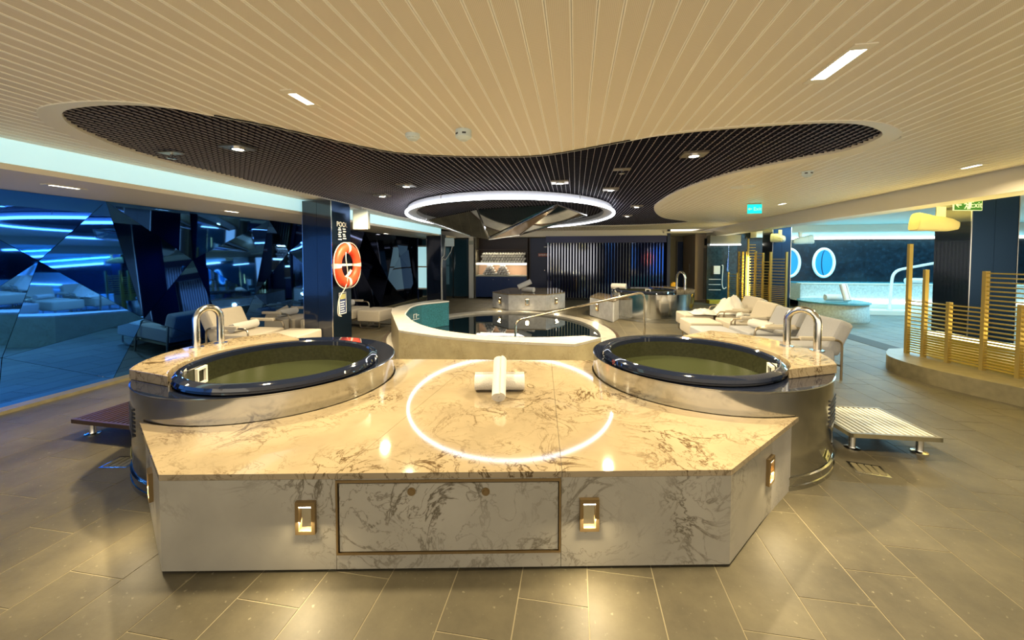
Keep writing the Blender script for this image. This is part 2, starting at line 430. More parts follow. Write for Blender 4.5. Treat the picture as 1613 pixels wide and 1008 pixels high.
for i in range(i0, i1):
    x0 = i * TW + 0.07
    off = (i % 3) * TL / 3
    for j in range(-2, 26):
        y0 = j * TL + off; cx, cy = x0 + TW / 2, y0 + TL / 2
        if x0 < -5.95 or cy > 17.2: continue
        rr = [ell_r(x, y, PA + 0.26, PB + 0.26) for x in (x0, x0 + TW) for y in (y0, y0 + TL / 2, y0 + TL)]
        if max(rr) < 1: continue
        if min(rr) < 1:
            pts = []
            for k in range(4): pts.append((x0 + g + (TW - 2 * g) * k / 4, y0 + g))
            for k in range(6): pts.append((x0 + TW - g, y0 + g + (TL - 2 * g) * k / 6))
            for k in range(4): pts.append((x0 + TW - g - (TW - 2 * g) * k / 4, y0 + TL - g))
            for k in range(6): pts.append((x0 + g, y0 + TL - g - (TL - 2 * g) * k / 6))
            q = []
            for (x, y) in pts:
                r = ell_r(x, y, PA + 0.26, PB + 0.26)
                q.append((PC[0] + (x - PC[0]) / r, PC[1] + (y - PC[1]) / r, 0) if r < 1 else (x, y, 0))
            rest.add(q, [tuple(range(len(q)))]); continue
        # camera space test
        dx = cx * math.cos(YAW) + cy * math.sin(YAW); dy = -cx * math.sin(YAW) + cy * math.cos(YAW)
        vis = dy > 1.2 and abs(dx) < 1.40 * dy + 0.4
        # hidden below the big marble plinth
        if -2.0 < dx < 1.3 and 2.3 < dy < 4.0: vis = False
        if vis: cands.append((math.hypot(dx, dy), x0, y0))
        else: tile_into(rest, x0, x0 + TW, y0, y0 + TL)
cands.sort()
tile_mesh = None
for k, (d, x0, y0) in enumerate(cands):
    if k < 300:
        if tile_mesh is None:
            o = base_tile.build('floor_tile', 'floor_tile', floor); tile_mesh = o
        else:
            o = tile_mesh.copy(); col.objects.link(o)
        o.location = (x0 + TW / 2, y0 + TL / 2, 0)
    else: tile_into(rest, x0, x0 + TW, y0, y0 + TL)
rf = rest.build('floor_tile_field', 'floor_tile', floor); rf['kind'] = 'stuff'
# darker drainage band in the floor between the spa and the pool room
struct(MB().box(5.25, 5.62, 4.2, 14.0, 0.0, 0.004).build('trim_1', 'light_floor_band'), 'dark band across the floor before the pool room')

# ------------------------------------------------------------------ CEILING
OP = [F(*p, CEIL) for p in [(98, 186), (130, 172), (240, 171), (400, 195), (560, 230), (640, 243), (760, 248), (860, 245), (980, 225), (1100, 210), (1250, 199), (1345, 198), (1388, 210), (1380, 222), (1330, 240), (1250, 255), (1150, 276), (1080, 298), (1045, 315), (1030, 330), (1045, 344)]]
OP += [Vector(p) for p in [(3.1, 11.4), (2.6, 12.1), (1.2, 12.45), (-0.8, 12.5), (-2.6, 12.1), (-3.8, 11.0), (-4.25, 9.2), (-4.2, 7.6), (-4.14, 6.2)]]
OP += [F(*p, CEIL) for p in [(400, 290), (250, 254), (140, 215)]]
OP = smooth_closed(OP, 8)
lipw = []
for p in OP:
    near = p.y < 4.0 and -2.55 < p.x < 0.55
    lipw.append(0.022 if near else 0.11)
for _ in range(6): lipw = [(lipw[i - 1] + lipw[i] + lipw[(i + 1) % len(lipw)]) / 3 for i in range(len(lipw))]
LIP = offset_poly(OP, lipw)
CLIP = offset_poly(OP, [w - 0.008 for w in lipw])
UL, UR = -4.52, 4.68
ceiling = struct(MB().box(UL - 1.5, UR + 0.1, -3.0, 17.3, CEIL + 0.50, CEIL + 0.54).build('ceiling', 'void_black'), 'cream perforated plank ceiling with a dark recess')
nb = int((UR - UL) / 0.1)
VMAX = 14.25
for k in range(nb):
    a0 = UL + k * 0.1 + 0.001; a1 = a0 + 0.098
    us = [a0, a0 + 0.0065, a1 - 0.0065, a1]
    cr = [crossings(CLIP, u) for u in us]
    cnt = max(len(c) for c in cr)
    mid = crossings(CLIP, (a0 + a1) / 2)
    for i in range(4):
        if len(cr[i]) != cnt or cnt % 2: cr[i] = mid
    L_ = len(mid)
    if any(len(c) != L_ for c in cr): cr = [mid] * 4
    mb = MB()
    for s in range(L_ // 2 + 1):
        lo = [(-2.5 if s == 0 else cr[i][2 * s - 1]) for i in range(4)]
        hi = [(VMAX if s == L_ // 2 else cr[i][2 * s]) for i in range(4)]
        if min(h - l for h, l in zip(hi, lo)) < 0.01: continue
        for i in range(3):
            zz = (CEIL - 0.003, CEIL, CEIL, CEIL - 0.003)
            zl = CEIL - 0.003 if i != 1 else CEIL
            vs = [(us[i], lo[i], zl), (us[i + 1], lo[i + 1], zl), (us[i + 1], hi[i + 1], zl), (us[i], hi[i], zl)]
            mb.add(vs + [(v[0], v[1], CEIL + 0.012) for v in vs], [(0, 1, 2, 3), (4, 5, 6, 7), (0, 1, 5, 4), (1, 2, 6, 5), (2, 3, 7, 6), (3, 0, 4, 7)], 0 if i == 1 else 1)
    if mb.v: mb.build('ceiling_board', ['board', 'ceiling_edge'], ceiling)
# lip ring and recess wall
n = len(OP)
lip = MB()
for i in range(n):
    j = (i + 1) % n
    a, b, c_, d = LIP[i], LIP[j], OP[j], OP[i]
    zo, zm = CEIL - 0.008, CEIL + 0.012
    lip.add([(a.x, a.y, zo), (b.x, b.y, zo), (c_.x, c_.y, zm), (d.x, d.y, zm), (c_.x, c_.y, CEIL + 0.05), (d.x, d.y, CEIL + 0.05), (a.x, a.y, CEIL + 0.03), (b.x, b.y, CEIL + 0.03)],
            [(0, 1, 2, 3), (3, 2, 4, 5), (5, 4, 7, 6), (6, 7, 1, 0)])
lo_ = lip.build('recess_lip', 'lip_cream', ceiling, smooth=True)
gapm = MB(); G1, G2 = offset_poly(OP, [w + 0.001 for w in lipw]), offset_poly(OP, [w + 0.024 for w in lipw])
for i in range(n):
    j = (i + 1) % n
    if lipw[i] < 0.04:
        q = [G1[i], G1[j], G2[j], G2[i]]
        gapm.add([(p.x, p.y, z) for z in (CEIL - .0055, CEIL - .0035) for p in q], [(0, 1, 2, 3), (7, 6, 5, 4), (0, 4, 5, 1), (2, 6, 7, 3)])
gapm.build('shadow_gap', 'void_black', ceiling)
rw = MB()
WOUT = offset_poly(OP, 0.04); 
for i in range(n):
    j = (i + 1) % n; a, b = OP[i], OP[j]; a2, b2 = WOUT[i], WOUT[j]
    z0, z1 = CEIL + 0.05, CEIL + 0.50
    rw.add([(a.x, a.y, z0), (b.x, b.y, z0), (b.x, b.y, z1), (a.x, a.y, z1), (a2.x, a2.y, z0), (b2.x, b2.y, z0), (b2.x, b2.y, z1), (a2.x, a2.y, z1)], [(0, 1, 2, 3), (4, 5, 6, 7), (0, 1, 5, 4), (3, 2, 6, 7)])
rw.build('recess_wall', 'void_black', ceiling)
# open cell grille filling the recess
gl = MB(); GZ = CEIL + 0.03; GH = 0.045; GT = 0.0028
u = -4.6
while u < 3.5:
    cr = crossings(OP, u)
    for s in range(len(cr) // 2):
        gl.box(u - GT / 2, u + GT / 2, cr[2 * s], cr[2 * s + 1], GZ + 0.008, GZ + GH, 1); gl.box(u - GT / 2, u + GT / 2, cr[2 * s], cr[2 * s + 1], GZ, GZ + 0.0079, 0)
    u += 0.062
OPT = [Vector((p.y, p.x)) for p in OP]
v = 1.95
while v < 12.6:
    cr = crossings(OPT, v)
    for s in range(len(cr) // 2):
        gl.box(cr[2 * s], cr[2 * s + 1], v - GT / 2, v + GT / 2, GZ + 0.002, GZ + GH, 1)
    v += 0.062
gr = gl.build('grille_lattice', ['grille_glint', 'grille_dark'], ceiling); gr['kind'] = 'stuff'

# left soffit and self-glowing fascia, left wall
SOF = 2.30
struct(MB().box(-6.2, UL, -2.5, 14.25, SOF, SOF + 0.05).build('trim_2', 'ceiling_cream'), 'beige low soffit along the mirrored wall')
struct(MB().box(UL - 0.04, UL + 0.002, -2.5, 12.6, SOF + 0.05, CEIL - 0.002).build('trim_3', 'cyan_glow'), 'fascia above the soffit with cyan light painted in as glow')  # glows by itself instead of being lit by a cyan lamp
struct(MB().box(UL - 1.7, UL - 0.04, -2.5, 14.25, CEIL + 0.02, CEIL + 0.05).build('trim_8', 'black'), 'dark slab above the soffit')
wall_left = struct(MB().box(-6.35, -6.2, -2.5, 14.4, 0, 2.6).build('wall_left', 'navy_gloss'), 'faceted blue mirror glass wall')
base = struct(MB().box(-5.95, -5.70, -2.5, 14.3, 0, 0.035).build('baseboard_left', 'stone_base'), 'pale stone kerb below the mirrored wall')
wv = []
def wpt(v_, z_, d): wv.append((v_, z_, d))
for v_, d in ((-2.5, 0), (0.2, .01), (1.7, -.01), (3.0, .0), (4.0, .01), (5.7, .03), (7.3, -.04), (9.2, .05), (11.0, -.03), (12.6, .03), (14.2, 0)): wpt(v_, 0.03, d)
for v_, d in ((-2.5, 0), (0.9, -.01), (2.4, .0), (4.0, .0), (5.1, -.03), (6.6, .03), (8.2, -.04), (10.0, .04), (12.0, -.02), (14.2, 0)): wpt(v_, 2.298, d)
for v_, z_, d in ((-0.8, 1.1, .06), (1.1, 1.3, -.02), (2.2, .55, .01), (3.35, 1.55, .012), (3.05, .55, .0), (4.35, .75, .05), (5.15, 1.55, -.06), (6.2, .9, .05), (7.2, 1.7, -.05), (8.5, .8, .1), (9.8, 1.5, -.1), (11.2, .9, .1), (12.4, 1.6, -.06), (13.4, .8, .06)): wpt(v_, z_, d)
vv, ee, ff, *_ = delaunay_2d_cdt([Vector((a, b)) for a, b, c in wv], [], [], 0, 1e-5)
for t in ff:
    pts = []
    for i in t:
        w = min(wv, key=lambda q: (q[0] - vv[i].x) ** 2 + (q[1] - vv[i].y) ** 2)
        pts.append(Vector((-5.86 + w[2], w[0], w[1])))
    cvg = sum(pts, Vector()) / 3
    pts = [p + (cvg - p) * (0.004 / max(0.05, (cvg - p).length)) for p in pts]
    nn = (pts[1] - pts[0]).cross(pts[2] - pts[0])
    if nn.x > 0: pts = pts[::-1]
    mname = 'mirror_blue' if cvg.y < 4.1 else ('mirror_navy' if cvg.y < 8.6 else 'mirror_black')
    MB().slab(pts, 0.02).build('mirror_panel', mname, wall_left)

# right bulkhead and pool room shell
bk = struct(MB().box(UR, UR + 0.36, 1.5, 16.8, 2.30, CEIL + 0.02).build('trim_4', 'lip_cream'), 'curved beige bulkhead along the right edge of the ceiling')
struct(MB().box(UR + 0.1, 16.0, -2.5, 17.4, 2.62, 2.66).build('trim_5', 'white_paint'), 'pale ceiling of the pool room')
wr = struct(MB().box(4.9, 16.0, 14.3, 14.5, 0, 2.7).build('wall_right', 'wall_dark'), 'dark glossy wall of the pool room')
struct(MB().box(15.9, 16.05, -2.5, 14.5, 0, 2.7).build('wall_far_right', 'wall_dark'), 'dark end wall of the pool room')
struct(MB().box(5.9, 15.88, 13.85, 14.29, 2.235, 2.615).build('trim_9', 'white_paint'), 'pale dropped soffit above the pool room wall')
led = MB().box(6.9, 15.9, 14.12, 14.30, 2.17, 2.23).build('led_cove_strip', 'led_strip')
tag(led, 'long white LED cove strip along the dark pool room wall', 'light strip')

# back wall
VB = 14.3
wb = struct(MB().box(-6.2, 3.25, VB + 0.55, VB + 0.7, 0, 2.62).build('wall_back', 'wood_brown'), 'dark brown back wall')
struct(MB().box(-6.2, 3.25, VB - 0.02, VB + 0.55, 2.33, 2.62).build('trim_6', 'white_paint'), 'cream lintel above the back wall')
struct(MB().box(3.2, 5.6, 16.6, 16.8, 0, 2.62).build('wall_corridor', 'wall_grey'), 'grey wall at the end of the corridor')
struct(MB().box(3.2, 3.3, VB - 0.05, 16.8, 0, 2.62).build('wall_corridor_side', 'navy_matte'), 'dark side wall of the corridor')
struct(MB().box(UR - 1.6, UR + .1, VB - 0.1, 17.3, 2.42, 2.48).build('trim_7', 'white_paint'), 'white ceiling of the corridor')

# ================================================================== THE MARBLE PLINTH
SKR, SKL, SR = Vector((1.14, 3.76)), Vector((-2.573, 3.017)), 0.96
TBR, TBL, TR = Vector((0.985, 3.58)), Vector((-2.395, 2.855)), 0.712
ZT = 0.51
FL_, FR_, RM_, LM_ = F(250, 748, ZT), F(1152, 740, ZT), F(1247, 652, ZT), F(227, 660, ZT)
BR_, BL_ = F(940, 568, ZT), F(620, 563, ZT)
def arc_between(c, r, p, q):      # short arc around c from direction of p to direction of q
    a0 = math.atan2(p.y - c.y, p.x - c.x); a1 = math.atan2(q.y - c.y, q.x - c.x)
    d = (a1 - a0 + pi) % (2 * pi) - pi
    return [Vector((c.x + r * math.cos(a0 + d * i / 18), c.y + r * math.sin(a0 + d * i / 18))) for i in range(19)]
arcR = arc_between(SKR, SR + 0.012, RM_, BR_)
arcL = arc_between(SKL, SR + 0.012, BL_, LM_)
outline = [FL_, FR_] + arcR + arcL
pc = Vector((-0.75, 2.3, 0))
plinth = thing('marble_plinth', 'large veined marble plinth with step lights between the two whirlpool tubs', 'plinth', pc)
core = offset_poly(outline, -0.03)
MB().prism(core, 0.0, ZT - 0.03).build('core', 'marble_grey', plinth, pc)
def clip(P, a, b):      # keep the part left of a->b
    out = []; sd = lambda p: (b.x - a.x) * (p.y - a.y) - (b.y - a.y) * (p.x - a.x)
    for i in range(len(P)):
        p, q = P[i - 1], P[i]; sp, sq = sd(p), sd(q)
        if (sp >= 0) != (sq >= 0): out.append(p + (q - p) * (sp / (sp - sq)))
        if sq >= 0: out.append(q)
    return out
J1a, J1b = F(528, 748, ZT), F(742, 572, ZT)
J2a, J2b = F(885, 740, ZT), F(868, 566, ZT)
def shift(a, b, w):
    d = (b - a).normalized(); nrm = Vector((-d.y, d.x)); return a + nrm * w, b + nrm * w
top_l = clip(outline, *shift(J1a, J1b, 0.0012))
a, b = shift(J1a, J1b, -0.0012); mid = clip(outline, b, a)
top_m = clip(mid, *shift(J2a, J2b, 0.0012))
a, b = shift(J2a, J2b, -0.0012); top_r = clip(mid, b, a)
for tp in (top_l, top_m, top_r):
    MB().prism(tp, ZT - 0.03, ZT).build('top_slab', 'marble_top', plinth, pc)
def panel(A, B, s0, s1, z0, z1, t0=-0.03, t1=0.0, name='marble_panel', m='marble', parent=None, bevel=0.0):
    A = Vector(A); B = Vector(B); d = (B - A).normalized(); nrm = Vector((d.y, -d.x)); L_ = (B - A).length
    P = [A + d * s0 + nrm * t0, A + d * s1 + nrm * t0, A + d * s1 + nrm * t1, A + d * s0 + nrm * t1]
    return MB().prism(P, z0, z1).build(name, m, parent or plinth, pc if (parent is None or parent is plinth) else parent_origin[parent.name], bevel=bevel)
parent_origin = {}
fw = (FR_ - FL_).length
def sx(px, py): return (F(px, py, (404 - py) * 0 + ZT) - FL_).length
# positions along the front measured as fractions of its pixel width
def sf(px): 
    r = ray(px, 745); # intersect with the front line in plan
    d = FR_ - FL_; det = r[0] * (-d.y) + d.x * r[1]
    t = (FL_.x * (-d.y) + d.x * FL_.y) / det
    P = Vector((r[0] * t, r[1] * t)); return (P - FL_).dot(d.normalized())
def zf(px, py):
    r = ray(px, py); d = FR_ - FL_; det = r[0] * (-d.y) + d.x * r[1]
    t = (FL_.x * (-d.y) + d.x * FL_.y) / det; return CAMH + r[2] * t
s1, s2 = sf(528), sf(884)
h0, h1 = zf(700, 868), zf(700, 757)
gp = 0.0012
panel(FL_, FR_, 0.0, s1 - gp, 0.014, ZT - 0.031)
panel(FL_, FR_, s2 + gp, fw, 0.014, ZT - 0.031)
panel(FL_, FR_, s1 + gp, s2 - gp, 0.014, h0 - 0.012)
panel(FL_, FR_, s1 + gp, s2 - gp, h1 + 0.008, ZT - 0.031)
# hatch with bronze edge frame and two knobs
panel(FL_, FR_, s1 + 0.018, s2 - 0.016, h0 + 0.004, h1 - 0.012, -0.03, 0.001, 'hatch', 'marble')
for (q0, q1, z0, z1) in ((s1 + gp, s2 - gp, h0 - 0.011, h0), (s1 + gp, s2 - gp, h1 - 0.005, h1 + 0.007), (s1 + gp, s1 + 0.011, h0, h1 - 0.005), (s2 - 0.011, s2 - gp, h0, h1 - 0.005)):
    panel(FL_, FR_, q0, q1, z0, z1, -0.03, 0.006, 'hatch_frame', 'bronze')
fd = (FR_ - FL_).normalized(); fn = Vector((fd.y, -fd.x))
for px in (648, 765):
    c2 = FL_ + fd * sf(px); zz = zf(px, 774)
    kb = MB(); 
    for rr, t0, t1 in ((0.021, 0, 0.004), (0.013, 0.004, 0.009)):
        ring0 = [(c2 + fn * t0 + fd * rr * math.cos(k * pi / 10)).to_3d() + Vector((0, 0, zz + rr * math.sin(k * pi / 10))) for k in range(20)]
        ring1 = [p + (fn * (t1 - t0)).to_3d() for p in ring0]
        kb.add(ring0 + ring1, [tuple(range(20, 40))] + [(k, (k + 1) % 20, 20 + (k + 1) % 20, 20 + k) for k in range(20)])
    kb.build('knob', 'bronze', plinth, pc)
panel(FR_, RM_, 0.0, (RM_ - FR_).length, 0.014, ZT - 0.031)
panel(LM_, FL_, 0.0, (FL_ - LM_).length, 0.014, ZT - 0.031)
panel(BR_, BL_, 0.0, (BL_ - BR_).length, 0.014, ZT - 0.031)
def step_light(A, B, s, zc, parent, org, energy=4.0, w=0.098, h=0.165, proud=0.004):
    A = Vector(A); B = Vector(B); d = (B - A).normalized(); nrm = Vector((d.y, -d.x)); c2 = A + d * s
    def bx(s0, s1, z0, z1, t0, t1, nm, m, par):
        P = [c2 + d * s0 + nrm * t0, c2 + d * s1 + nrm * t0, c2 + d * s1 + nrm * t1, c2 + d * s0 + nrm * t1]
        return MB().prism(P, z0, z1).build(nm, m, par, org)
    fr = MB(); b_ = 0.018
    for s0, s1, z0, z1 in ((-w / 2, w / 2, zc + h / 2 - b_ * 1.2, zc + h / 2), (-w / 2, w / 2, zc - h / 2, zc - h / 2 + b_), (-w / 2, -w / 2 + b_, zc - h / 2 + b_, zc + h / 2 - b_ * 1.2), (w / 2 - b_, w / 2, zc - h / 2 + b_, zc + h / 2 - b_ * 1.2)):
        P = [c2 + d * s0 + nrm * 0, c2 + d * s1, c2 + d * s1 + nrm * (proud + 0.016), c2 + d * s0 + nrm * (proud + 0.016)]
        fr.prism(P, z0, z1)
    f_ = fr.build('step_light_frame', 'bronze', parent, org)
    p_ = bx(-w / 2 + b_, w / 2 - b_, zc - h / 2 + b_, zc + h / 2 - b_ * 1.2, 0, proud, 'reflector', 'steel', f_)
    bx(-w / 2 + b_, w / 2 - b_, zc + h / 2 - b_ * 1.2 - 0.008, zc + h / 2 - b_ * 1.2, proud, proud + 0.012, 'light_bar', 'led_warm', f_)
    p = c2 + nrm * (proud + 0.03)
    rz = math.atan2(nrm.y, nrm.x) - pi / 2
    l = area_light('step_lamp', (p.x, p.y, zc), w * 0.7, energy, WARM, (R(52), 0, rz + pi + pi), h * 0.6)
    # aim outwards and down
    dirv = Vector((nrm.x * 0.75, nrm.y * 0.75, -0.65)); l.rotation_euler = dirv.to_track_quat('-Z', 'Y').to_euler()
    return f_
zl = zf(482, 813)
for px in (482, 928): step_light(FL_, FR_, sf(px), zl, plinth, pc, 3.2)
step_light(FR_, RM_, 0.60, zl, plinth, pc, 3.2)
step_light(LM_, FL_, (FL_ - LM_).length - 0.42, zl, plinth, pc, 3.2)

# ================================================================== WHIRLPOOL TUBS
def make_tub(label, sk, tc, deck_ang, nm='whirlpool_tub', rail_w=0.40, deck_half=R(38), louvre_ang=None, sr=SR, tr=TR, feet=None, hoop_h=0.36, hoop_r=0.03):
    O = Vector((sk.x, sk.y, 0)); t = thing(nm, label, 'hot tub', O)
    off = tc - sk
    ZS, ZR = 0.685, 0.755
    sk_m = MB().lathe([(sr - 0.03, 0.0), (sr + 0.012, 0.0), (sr + 0.012, 0.03), (sr + 0.006, 0.034), (sr + 0.006, 0.075), (sr + 0.012, 0.08), (sr + 0.012, 0.09), (sr, 0.095), (sr, 0.10), (sr, 0.11), (sr, 0.3), (sr, ZS - 0.03), (sr, ZS - 0.012), (sr + 0.004, ZS - 0.008), (sr + 0.004, ZS - 0.002), (sr - 0.006, ZS)], 96)
    sk_m.build('skirt', 'steel_skirt', t, smooth=True)
    # glossy deck between the skirt rim and the tub shell (a crescent)
    dk = MB(); n = 96
    for i in range(n):
        a = 2 * pi * i / n
        dk.v.append((sr * math.cos(a) * 0.995, sr * math.sin(a) * 0.995, ZS)); dk.v.append((off.x + (tr - 0.03) * math.cos(a), off.y + (tr - 0.03) * math.sin(a), ZS))
    for i in range(n):
        j = (i + 1) % n; dk.f.append((2 * i, 2 * j, 2 * j + 1, 2 * i + 1)); dk.m.append(0)
    dk.build('deck', 'gloss_black', t)
    rim = MB().lathe([(tr - 0.055, ZR - 0.05), (tr - 0.052, ZR - 0.012), (tr - 0.04, ZR), (tr - 0.02, ZR - 0.002), (tr + 0.012, ZR - 0.018), (tr + 0.02, ZR - 0.04), (tr + 0.008, ZR - 0.05), (tr + 0.012, ZR - 0.06), (tr - 0.005, ZR - 0.068), (tr - 0.03, ZR - 0.069)], 96, (off.x, off.y))
    rim.build('rim', 'gloss_black', t, smooth=True)
    MB().lathe([(tr - 0.055, ZR - 0.05), (tr - 0.062, 0.42), (tr - 0.12, 0.22), (0.0, 0.23)], 64, (off.x, off.y)).build('basin', 'tub_inner', t, smooth=True)
    w = MB(); w.lathe([(0.001, 0.555), (0.2, 0.555), (0.4, 0.555), (tr - 0.057, 0.555)], 64, (off.x, off.y)); w.build('water', 'tub_water', t)
    # marble entry slab on the deck, between shell and skirt edge
    P = []; m = 16
    for i in range(m + 1):
        a = deck_ang - deck_half + 2 * deck_half * i / m; P.append(Vector((math.cos(a), math.sin(a))) * (sr + 0.015))
    inner = []
    for i in range(m + 1):
        a = deck_ang + deck_half * 1.25 - 2 * deck_half * 1.25 * i / m; inner.append(off + Vector((math.cos(a), math.sin(a))) * (tr + 0.028))
    MB().prism(P + inner, ZS + 0.001, ZR + 0.006).build('entry_slab', 'marble_top', t, bevel=0.006)
    # grab hoop standing on the slab
    if feet: fa_, fb_ = feet[0] - sk, feet[1] - sk
    else:
        mid = Vector((math.cos(deck_ang), math.sin(deck_ang))) * (sr - 0.16); tang = Vector((-math.sin(deck_ang), math.cos(deck_ang)))
        fa_, fb_ = mid - tang * rail_w / 2, mid + tang * rail_w / 2
    mid = (fa_ + fb_) / 2; tang = (fb_ - fa_).normalized(); rail_w = (fb_ - fa_).length
    ZD = ZR + 0.006
    hp = [(mid.x + tang.x * x, mid.y + tang.y * x, ZD + z) for x, y, z in hoop(rail_w, hoop_h, 0.02)]
    hr = MB().tube(hp, hoop_r, 14).build('grab_hoop', 'steel', t, smooth=True)
    for s_ in (-1, 1):
        q = mid + tang * s_ * rail_w / 2
        MB().lathe([(0.0, ZD + 0.01), (hoop_r * 1.9, ZD + 0.01), (hoop_r * 1.9, ZD)], 20, (q.x, q.y)).build('flange', 'steel', hr, smooth=True)
    # white skimmer frame on the inner shell beside the slab
    fa = deck_ang + (0.9 if off.x < 0 else -0.9)
    if louvre_ang is not None:
        fa = louvre_ang[1]
    rr = tr - 0.060; fm = MB(); wz = 0.10
    def arcbox(a0, a1, z0, z1):
        pts = [off + Vector((math.cos(a), math.sin(a))) * r for a, r in ((a0, rr), (a1, rr), (a1, rr - 0.02), (a0, rr - 0.02))]
        fm.prism(pts, z0, z1)
    da = 0.10
    arcbox(fa - da, fa + da, 0.68, 0.70); arcbox(fa - da, fa + da, 0.56, 0.58); arcbox(fa - da, fa - da + 0.03, 0.58, 0.68); arcbox(fa + da - 0.03, fa + da, 0.58, 0.68)
    fm.build('skimmer_frame', 'white_plastic', t)
    if louvre_ang is not None:
        la = louvre_ang[0]; lm = MB()
        for k in range(7):
            z = 0.36 + k * 0.03
            pts = [Vector((math.cos(a), math.sin(a))) * r for a, r in ((la - .12, sr), (la + .12, sr), (la + .12, sr + 0.010), (la - .12, sr + 0.010))]
            lm.prism(pts, z, z + 0.014)
        lm.build('louvre', 'charcoal', t)
        a = la - 0.16
        c3 = Vector((math.cos(a), math.sin(a), 0)) * (sr + 0.006); tg = Vector((-math.sin(a), math.cos(a), 0)); nz = Vector((math.cos(a), math.sin(a), 0))
        dm = MB().slab([c3 + Vector((0, 0, .16)) + tg * .045, c3 + Vector((0, 0, .205)), c3 + Vector((0, 0, .16)) - tg * .045, c3 + Vector((0, 0, .115))], 0.002)
        bd = dm.build('badge', 'sign_yellow', t)
        c4 = c3 + nz * 0.0035
        MB().slab([c4 + Vector((0, 0, .16)) + tg * .011, c4 + Vector((0, 0, .171)), c4 + Vector((0, 0, .16)) - tg * .011, c4 + Vector((0, 0, .149))], 0.001).build('badge_mark', 'black', bd)
    return t
make_tub('brushed steel whirlpool tub right of the marble plinth beside the slatted step', SKR, TBR, R(21), louvre_ang=(R(-37), R(-8)), deck_half=R(46), feet=(F(1239, 546, .76), F(1287, 553, .76)))
make_tub('dark whirlpool tub left of the marble plinth in front of the pillar', SKL, TBL, R(178), louvre_ang=(R(238), R(198)), deck_half=R(46), feet=(F(310, 548, .76), F(348, 541, .76)))
T2 = F(1028, 501, 0); T2c = Vector((T2.x, T2.y + 0.2))
make_tub('distant mirrored steel whirlpool tub in front of the chrome slats', T2c, T2c + Vector((-0.22, -0.16)), R(20), sr=1.02, tr=0.78, rail_w=0.36, hoop_h=0.42)

# slatted steps beside the tubs
def step_bench(label, c, rz, L_=0.66, W_=0.62, H=0.17, sm='pool_step', fmt='stone_base'):
    t = thing('slatted_step', label, 'step', (c[0], c[1], 0), rz)
    ns = 13; sp = W_ / ns
    fr = MB(); fr.box(-L_ / 2, L_ / 2, -W_ / 2, -W_ / 2 + .025, H - .035, H); fr.box(-L_ / 2, L_ / 2, W_ / 2 - .025, W_ / 2, H - .035, H)
    fr.box(-L_ / 2, -L_ / 2 + .02, -W_ / 2, W_ / 2, H - .035, H - 0.001); fr.box(L_ / 2 - .02, L_ / 2, -W_ / 2, W_ / 2, H - .035, H - 0.001)
    fr.build('frame', fmt, t)
    MB().box(-L_ / 2 + .02, L_ / 2 - .02, -W_ / 2 + .025, W_ / 2 - .025, H - .040, H - .034).build('gap_shade_plate', 'black', t)  # black plate added to put shade into the slat gaps
    s0 = None
    nsl = 14
    for k in range(nsl):
        x = -L_ / 2 + .02 + (k + .5) * (L_ - .04) / nsl
        if s0 is None: s0 = MB().box(-.0115, .0115, -W_ / 2 + .02, W_ / 2 - .02, H - .03, H - 0.002).build('slat', sm, t); o = s0
        else: o = s0.copy(); col.objects.link(o)
        o.location = (x, 0, 0)
    for sx_ in (-1, 1):
        for sy in (-1, 1):
            MB().lathe([(0, 0.0), (.055, 0.0), (.055, .008), (.026, .014), (.024, .02), (.024, H - .03)], 20, (sx_ * (L_ / 2 - .08), sy * (W_ / 2 - .1))).build('leg', 'steel', t, smooth=True)
    return t
step_bench('pale slatted step with round feet beside the steel right tub', (2.53, 3.79), R(2))
step_bench('dark slatted step half hidden behind the left tub', (-3.98, 2.96), R(-2), L_=0.75, sm='wood_brown', fmt='wood_brown')
def drain(label, c, rz):
    t = thing('floor_drain', label, 'drain', (c[0], c[1], 0.001), rz)
    MB().box(-.105, .105, -.085, .085, 0, .004).build('frame', 'steel', t)
    for k in range(4): 
        MB().box(-.085 + k * .045, -.05 + k * .045, -.065, .065, .004, .007).build('grate_bar', 'stone_base', t)
drain('square metal floor drain cover near the right slatted step', (2.18, 3.23), R(-12))
drain('square metal floor drain cover in shadow near the left slatted step', (-3.46, 2.41), R(10))

# ================================================================== TOWELS
def towel_mesh(L_, r, turns=3.2, n=54, th=None):
    """spiral roll along local y, lying with its underside at z=0"""
    th = th or r / (turns + 0.4)
    pts_o, pts_i = [], []
    for i in range(n + 1):
        a = 2 * pi * turns * i / n; ro = r * (0.14 + 0.86 * (i / n) ** 0.9); ri = max(ro - th * 0.86, 0.002)
        pts_o.append((ro * math.cos(a), ro * math.sin(a))); pts_i.append((ri * math.cos(a), ri * math.sin(a)))
    mb = MB(); k = n + 1
    for y, inset in ((-L_ / 2, 0), (L_ / 2, 0)):
        mb.v += [(x, y, z + r) for x, z in pts_o] + [(x, y, z + r) for x, z in pts_i]
    s = 2 * k
    for i in range(n):
        mb.f += [(i, i + 1, s + i + 1, s + i), (k + i, s + k + i, s + k + i + 1, k + i + 1), (i, k + i, k + i + 1, i + 1), (s + i, s + i + 1, s + k + i + 1, s + k + i)]; mb.m += [0] * 4
    mb.f += [(n, s + n, s + k + n, k + n)]; mb.m.append(0)
    return mb
def towel_roll(name, label, loc, rot, L_, r, group=None, m='towel', n=54):
    o = towel_mesh(L_, r, n=n).build(name, m, smooth=True); o.location = loc; o.rotation_euler = rot
    return tag(o, label, 'towel', group)
tw = F(786, 621, ZT)
towel_roll('rolled_towel', 'white rolled towel lying sideways on the marble plinth under another roll', (tw.x - 0.01, tw.y + 0.08, ZT + 0.001), (0, 0, R(90 + 10)), 0.40, 0.075, n=80)
